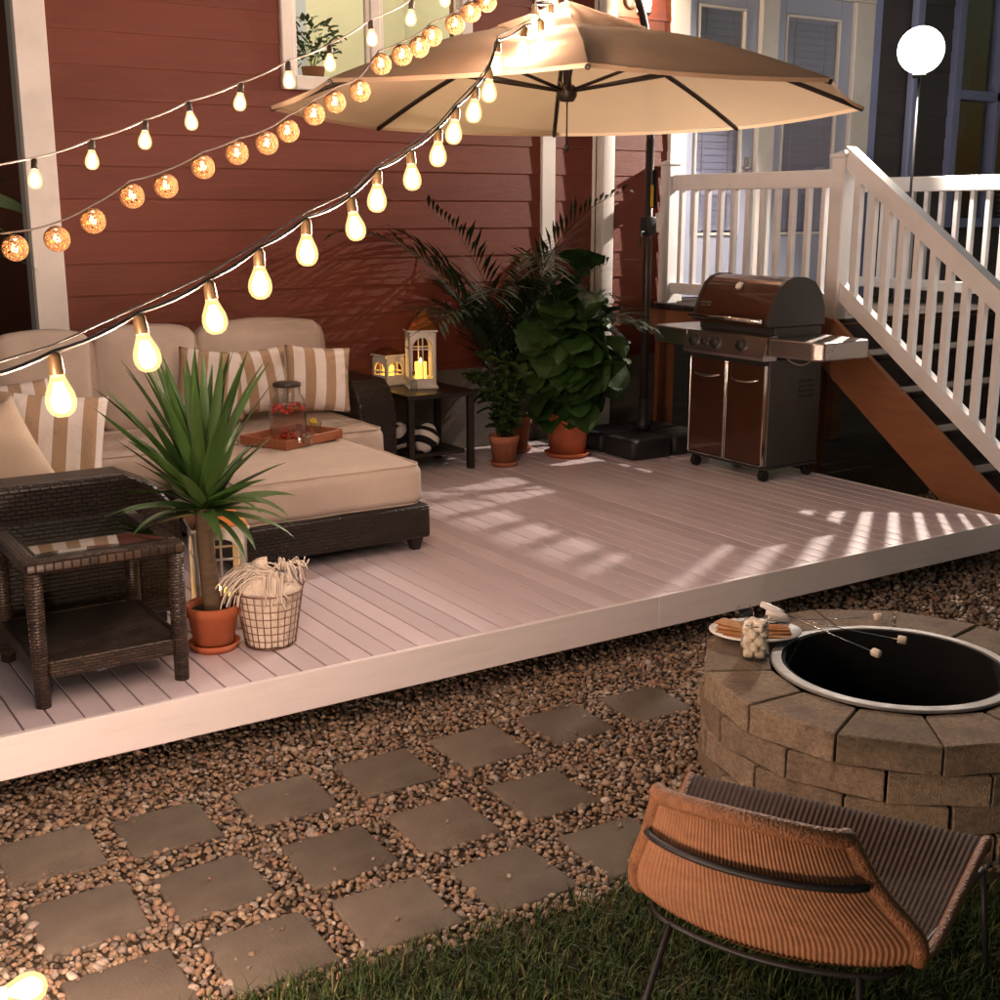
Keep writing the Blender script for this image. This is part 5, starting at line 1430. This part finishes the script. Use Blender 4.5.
# the last bulbs climb over the canopy to its top
tb = [(497, 63, 4.75), (523, 47, 5.05), (541, 40, 5.2), (534, 24, 5.45), (550, 22, 5.6), (553, 3, 5.95), (560, -22, 6.15), (548, -40, 6.25)]  # last two are unseen, added to light the canopy top
fpts += [at(*p) for p in tb]
fpts = [at(-150, 470, 1.95), at(-40, 432, 2.15)] + fpts  # first two bulbs are unseen, added to light the chair back
string('string of large bare glowing bulbs sagging from the umbrella top to the sofa', fpts, glass_me, sock_me, 'cable', ([V3(-.42, 1.72, 1.30), V3(-.80, 1.40, 1.42)], [APX + V3(0, 0, .52)]), core=cores['front'])
bb = [(35, 178), (92, 159), (145, 139), (191, 120), (240, 101), (289, 79), (330, 62), (372, 37), (411, 17), (445, -2), (475, -22)]
bpts = [at(x, y, invd(x, 35, 5.25, 475, 6.6)) for x, y in bb]
string('string of small bare bulbs stretched along the red wall past the window', bpts, glass_me, sock_dk, 'palecable', ([at(-60, 198, 5.0), V3(-.6, 4.75, 1.62), V3(-1.25, 4.60, 1.80)], [at(520, -60, 6.8)]), wavy=False, core=cores['back'])
# woven balls
mb = MB(); rr = random.Random(3)
BRD = .039
for k in range(22):
    ax = V3(rr.gauss(0, 1), rr.gauss(0, 1), rr.gauss(0, 1)).normalized(); u_ = ax.orthogonal().normalized(); v_ = ax.cross(u_)
    off_ = rr.uniform(-.6, .6) * BRD; r_ = math.sqrt(BRD ** 2 - off_ ** 2)
    mb.tube([ax * off_ + (u_ * math.cos(2 * PI * i / 16) + v_ * math.sin(2 * PI * i / 16)) * r_ for i in range(17)], .0026, 3, cap=False)
ball_me = mb.mesh('rattan_ball'); ball_me.materials.append(M['ball'])
glow_me = MB().lathe([(0, -.014), (.008, -.011), (.011, 0), (.008, .012), (.004, .03), (0, .03)], 10).mesh('inner_bulb'); glow_me.materials.append(M['ballglow'])
bl = [(15, 248), (57, 239), (93, 221), (132, 196), (166, 186), (203, 167), (237, 153), (267, 143), (288, 131), (314, 114), (335, 102), (360, 91), (381, 64), (402, 55), (419, 47), (432, 36), (455, 24), (471, 12), (487, 2)]
lpts = [at(x, y, invd(x, 15, 3.85, 487, 5.15)) for x, y in bl]
string('string of orange woven rattan ball lights above the sofa', lpts, ball_me, glow_me, 'cable', ([at(-60, 264, 3.7), V3(-.5, 4.2, 1.52), V3(-1.25, 4.60, 1.72)], [at(520, -25, 5.3)]), wavy=False, rc=.0032, top=.05)
# string of bulbs lying low along the gravel edge
lb = at(22, 990, 2.32)
gb = thing('ground_string_lights', 'bare glowing bulb on a cable low over the gravel by the pavers', 'string lights', (lb.x, lb.y, 0))
ends = []
for (x, y, z, ry) in ((lb.x, lb.y, lb.z, -105), (.02, 1.80, .17, -100), (.22, 1.10, .15, -110)):  # second and third bulbs are unseen, added to light fascia and chair
    o_ = V3(x - lb.x, y - lb.y, z); rt = (0, rad(ry), -YAW)
    b = link('bulb', glass_me, None, gb, o_, rt); link('socket', sock_me, None, b); link('glowing_core', cores['ground'], None, b)
    ends.append(o_ + Euler(rt).to_matrix() @ V3(0, 0, .08))
cp = []
for i, e in enumerate(ends):
    cp += [e, e - _r * .05 + V3(0, 0, .005)]
    if i < 2: m_ = ends[i].lerp(ends[i + 1], .5) - _r * .12; cp.append(V3(m_.x, m_.y, .06))
cp += [V3(-.3, -1.6, .01)]
MB().tube(catmull(cp, 6), .0045, 6).obj('cable', M['cable'], gb)

# posts that carry the far ends of the strings
for (x, y, h, lab) in ((-1.25, 4.60, 1.95, 'square wooden post holding string light ends beyond the deck end'), (-.80, 1.40, 1.55, 'square wooden post holding the large bulb string over the gravel')):
    t = thing('light_post', lab, 'post', (x, y, 0))
    MB().box(-.045, .045, -.045, .045, -.05, h, .006).obj('shaft', M['brownwood'], t)
    MB().add([(-.055, -.055, h + .001), (.055, -.055, h + .001), (.055, .055, h + .001), (-.055, .055, h + .001), (0, 0, h + .05)], [(3, 2, 1, 0), (0, 1, 4), (1, 2, 4), (2, 3, 4), (3, 0, 4)]).obj('cap', M['brownwood'], t)
    MB().tube([(.045, 0, h - .16), (.075, 0, h - .16), (.078, 0, h - .13)], .004, 6).obj('hook', M['blackmetal'], t)
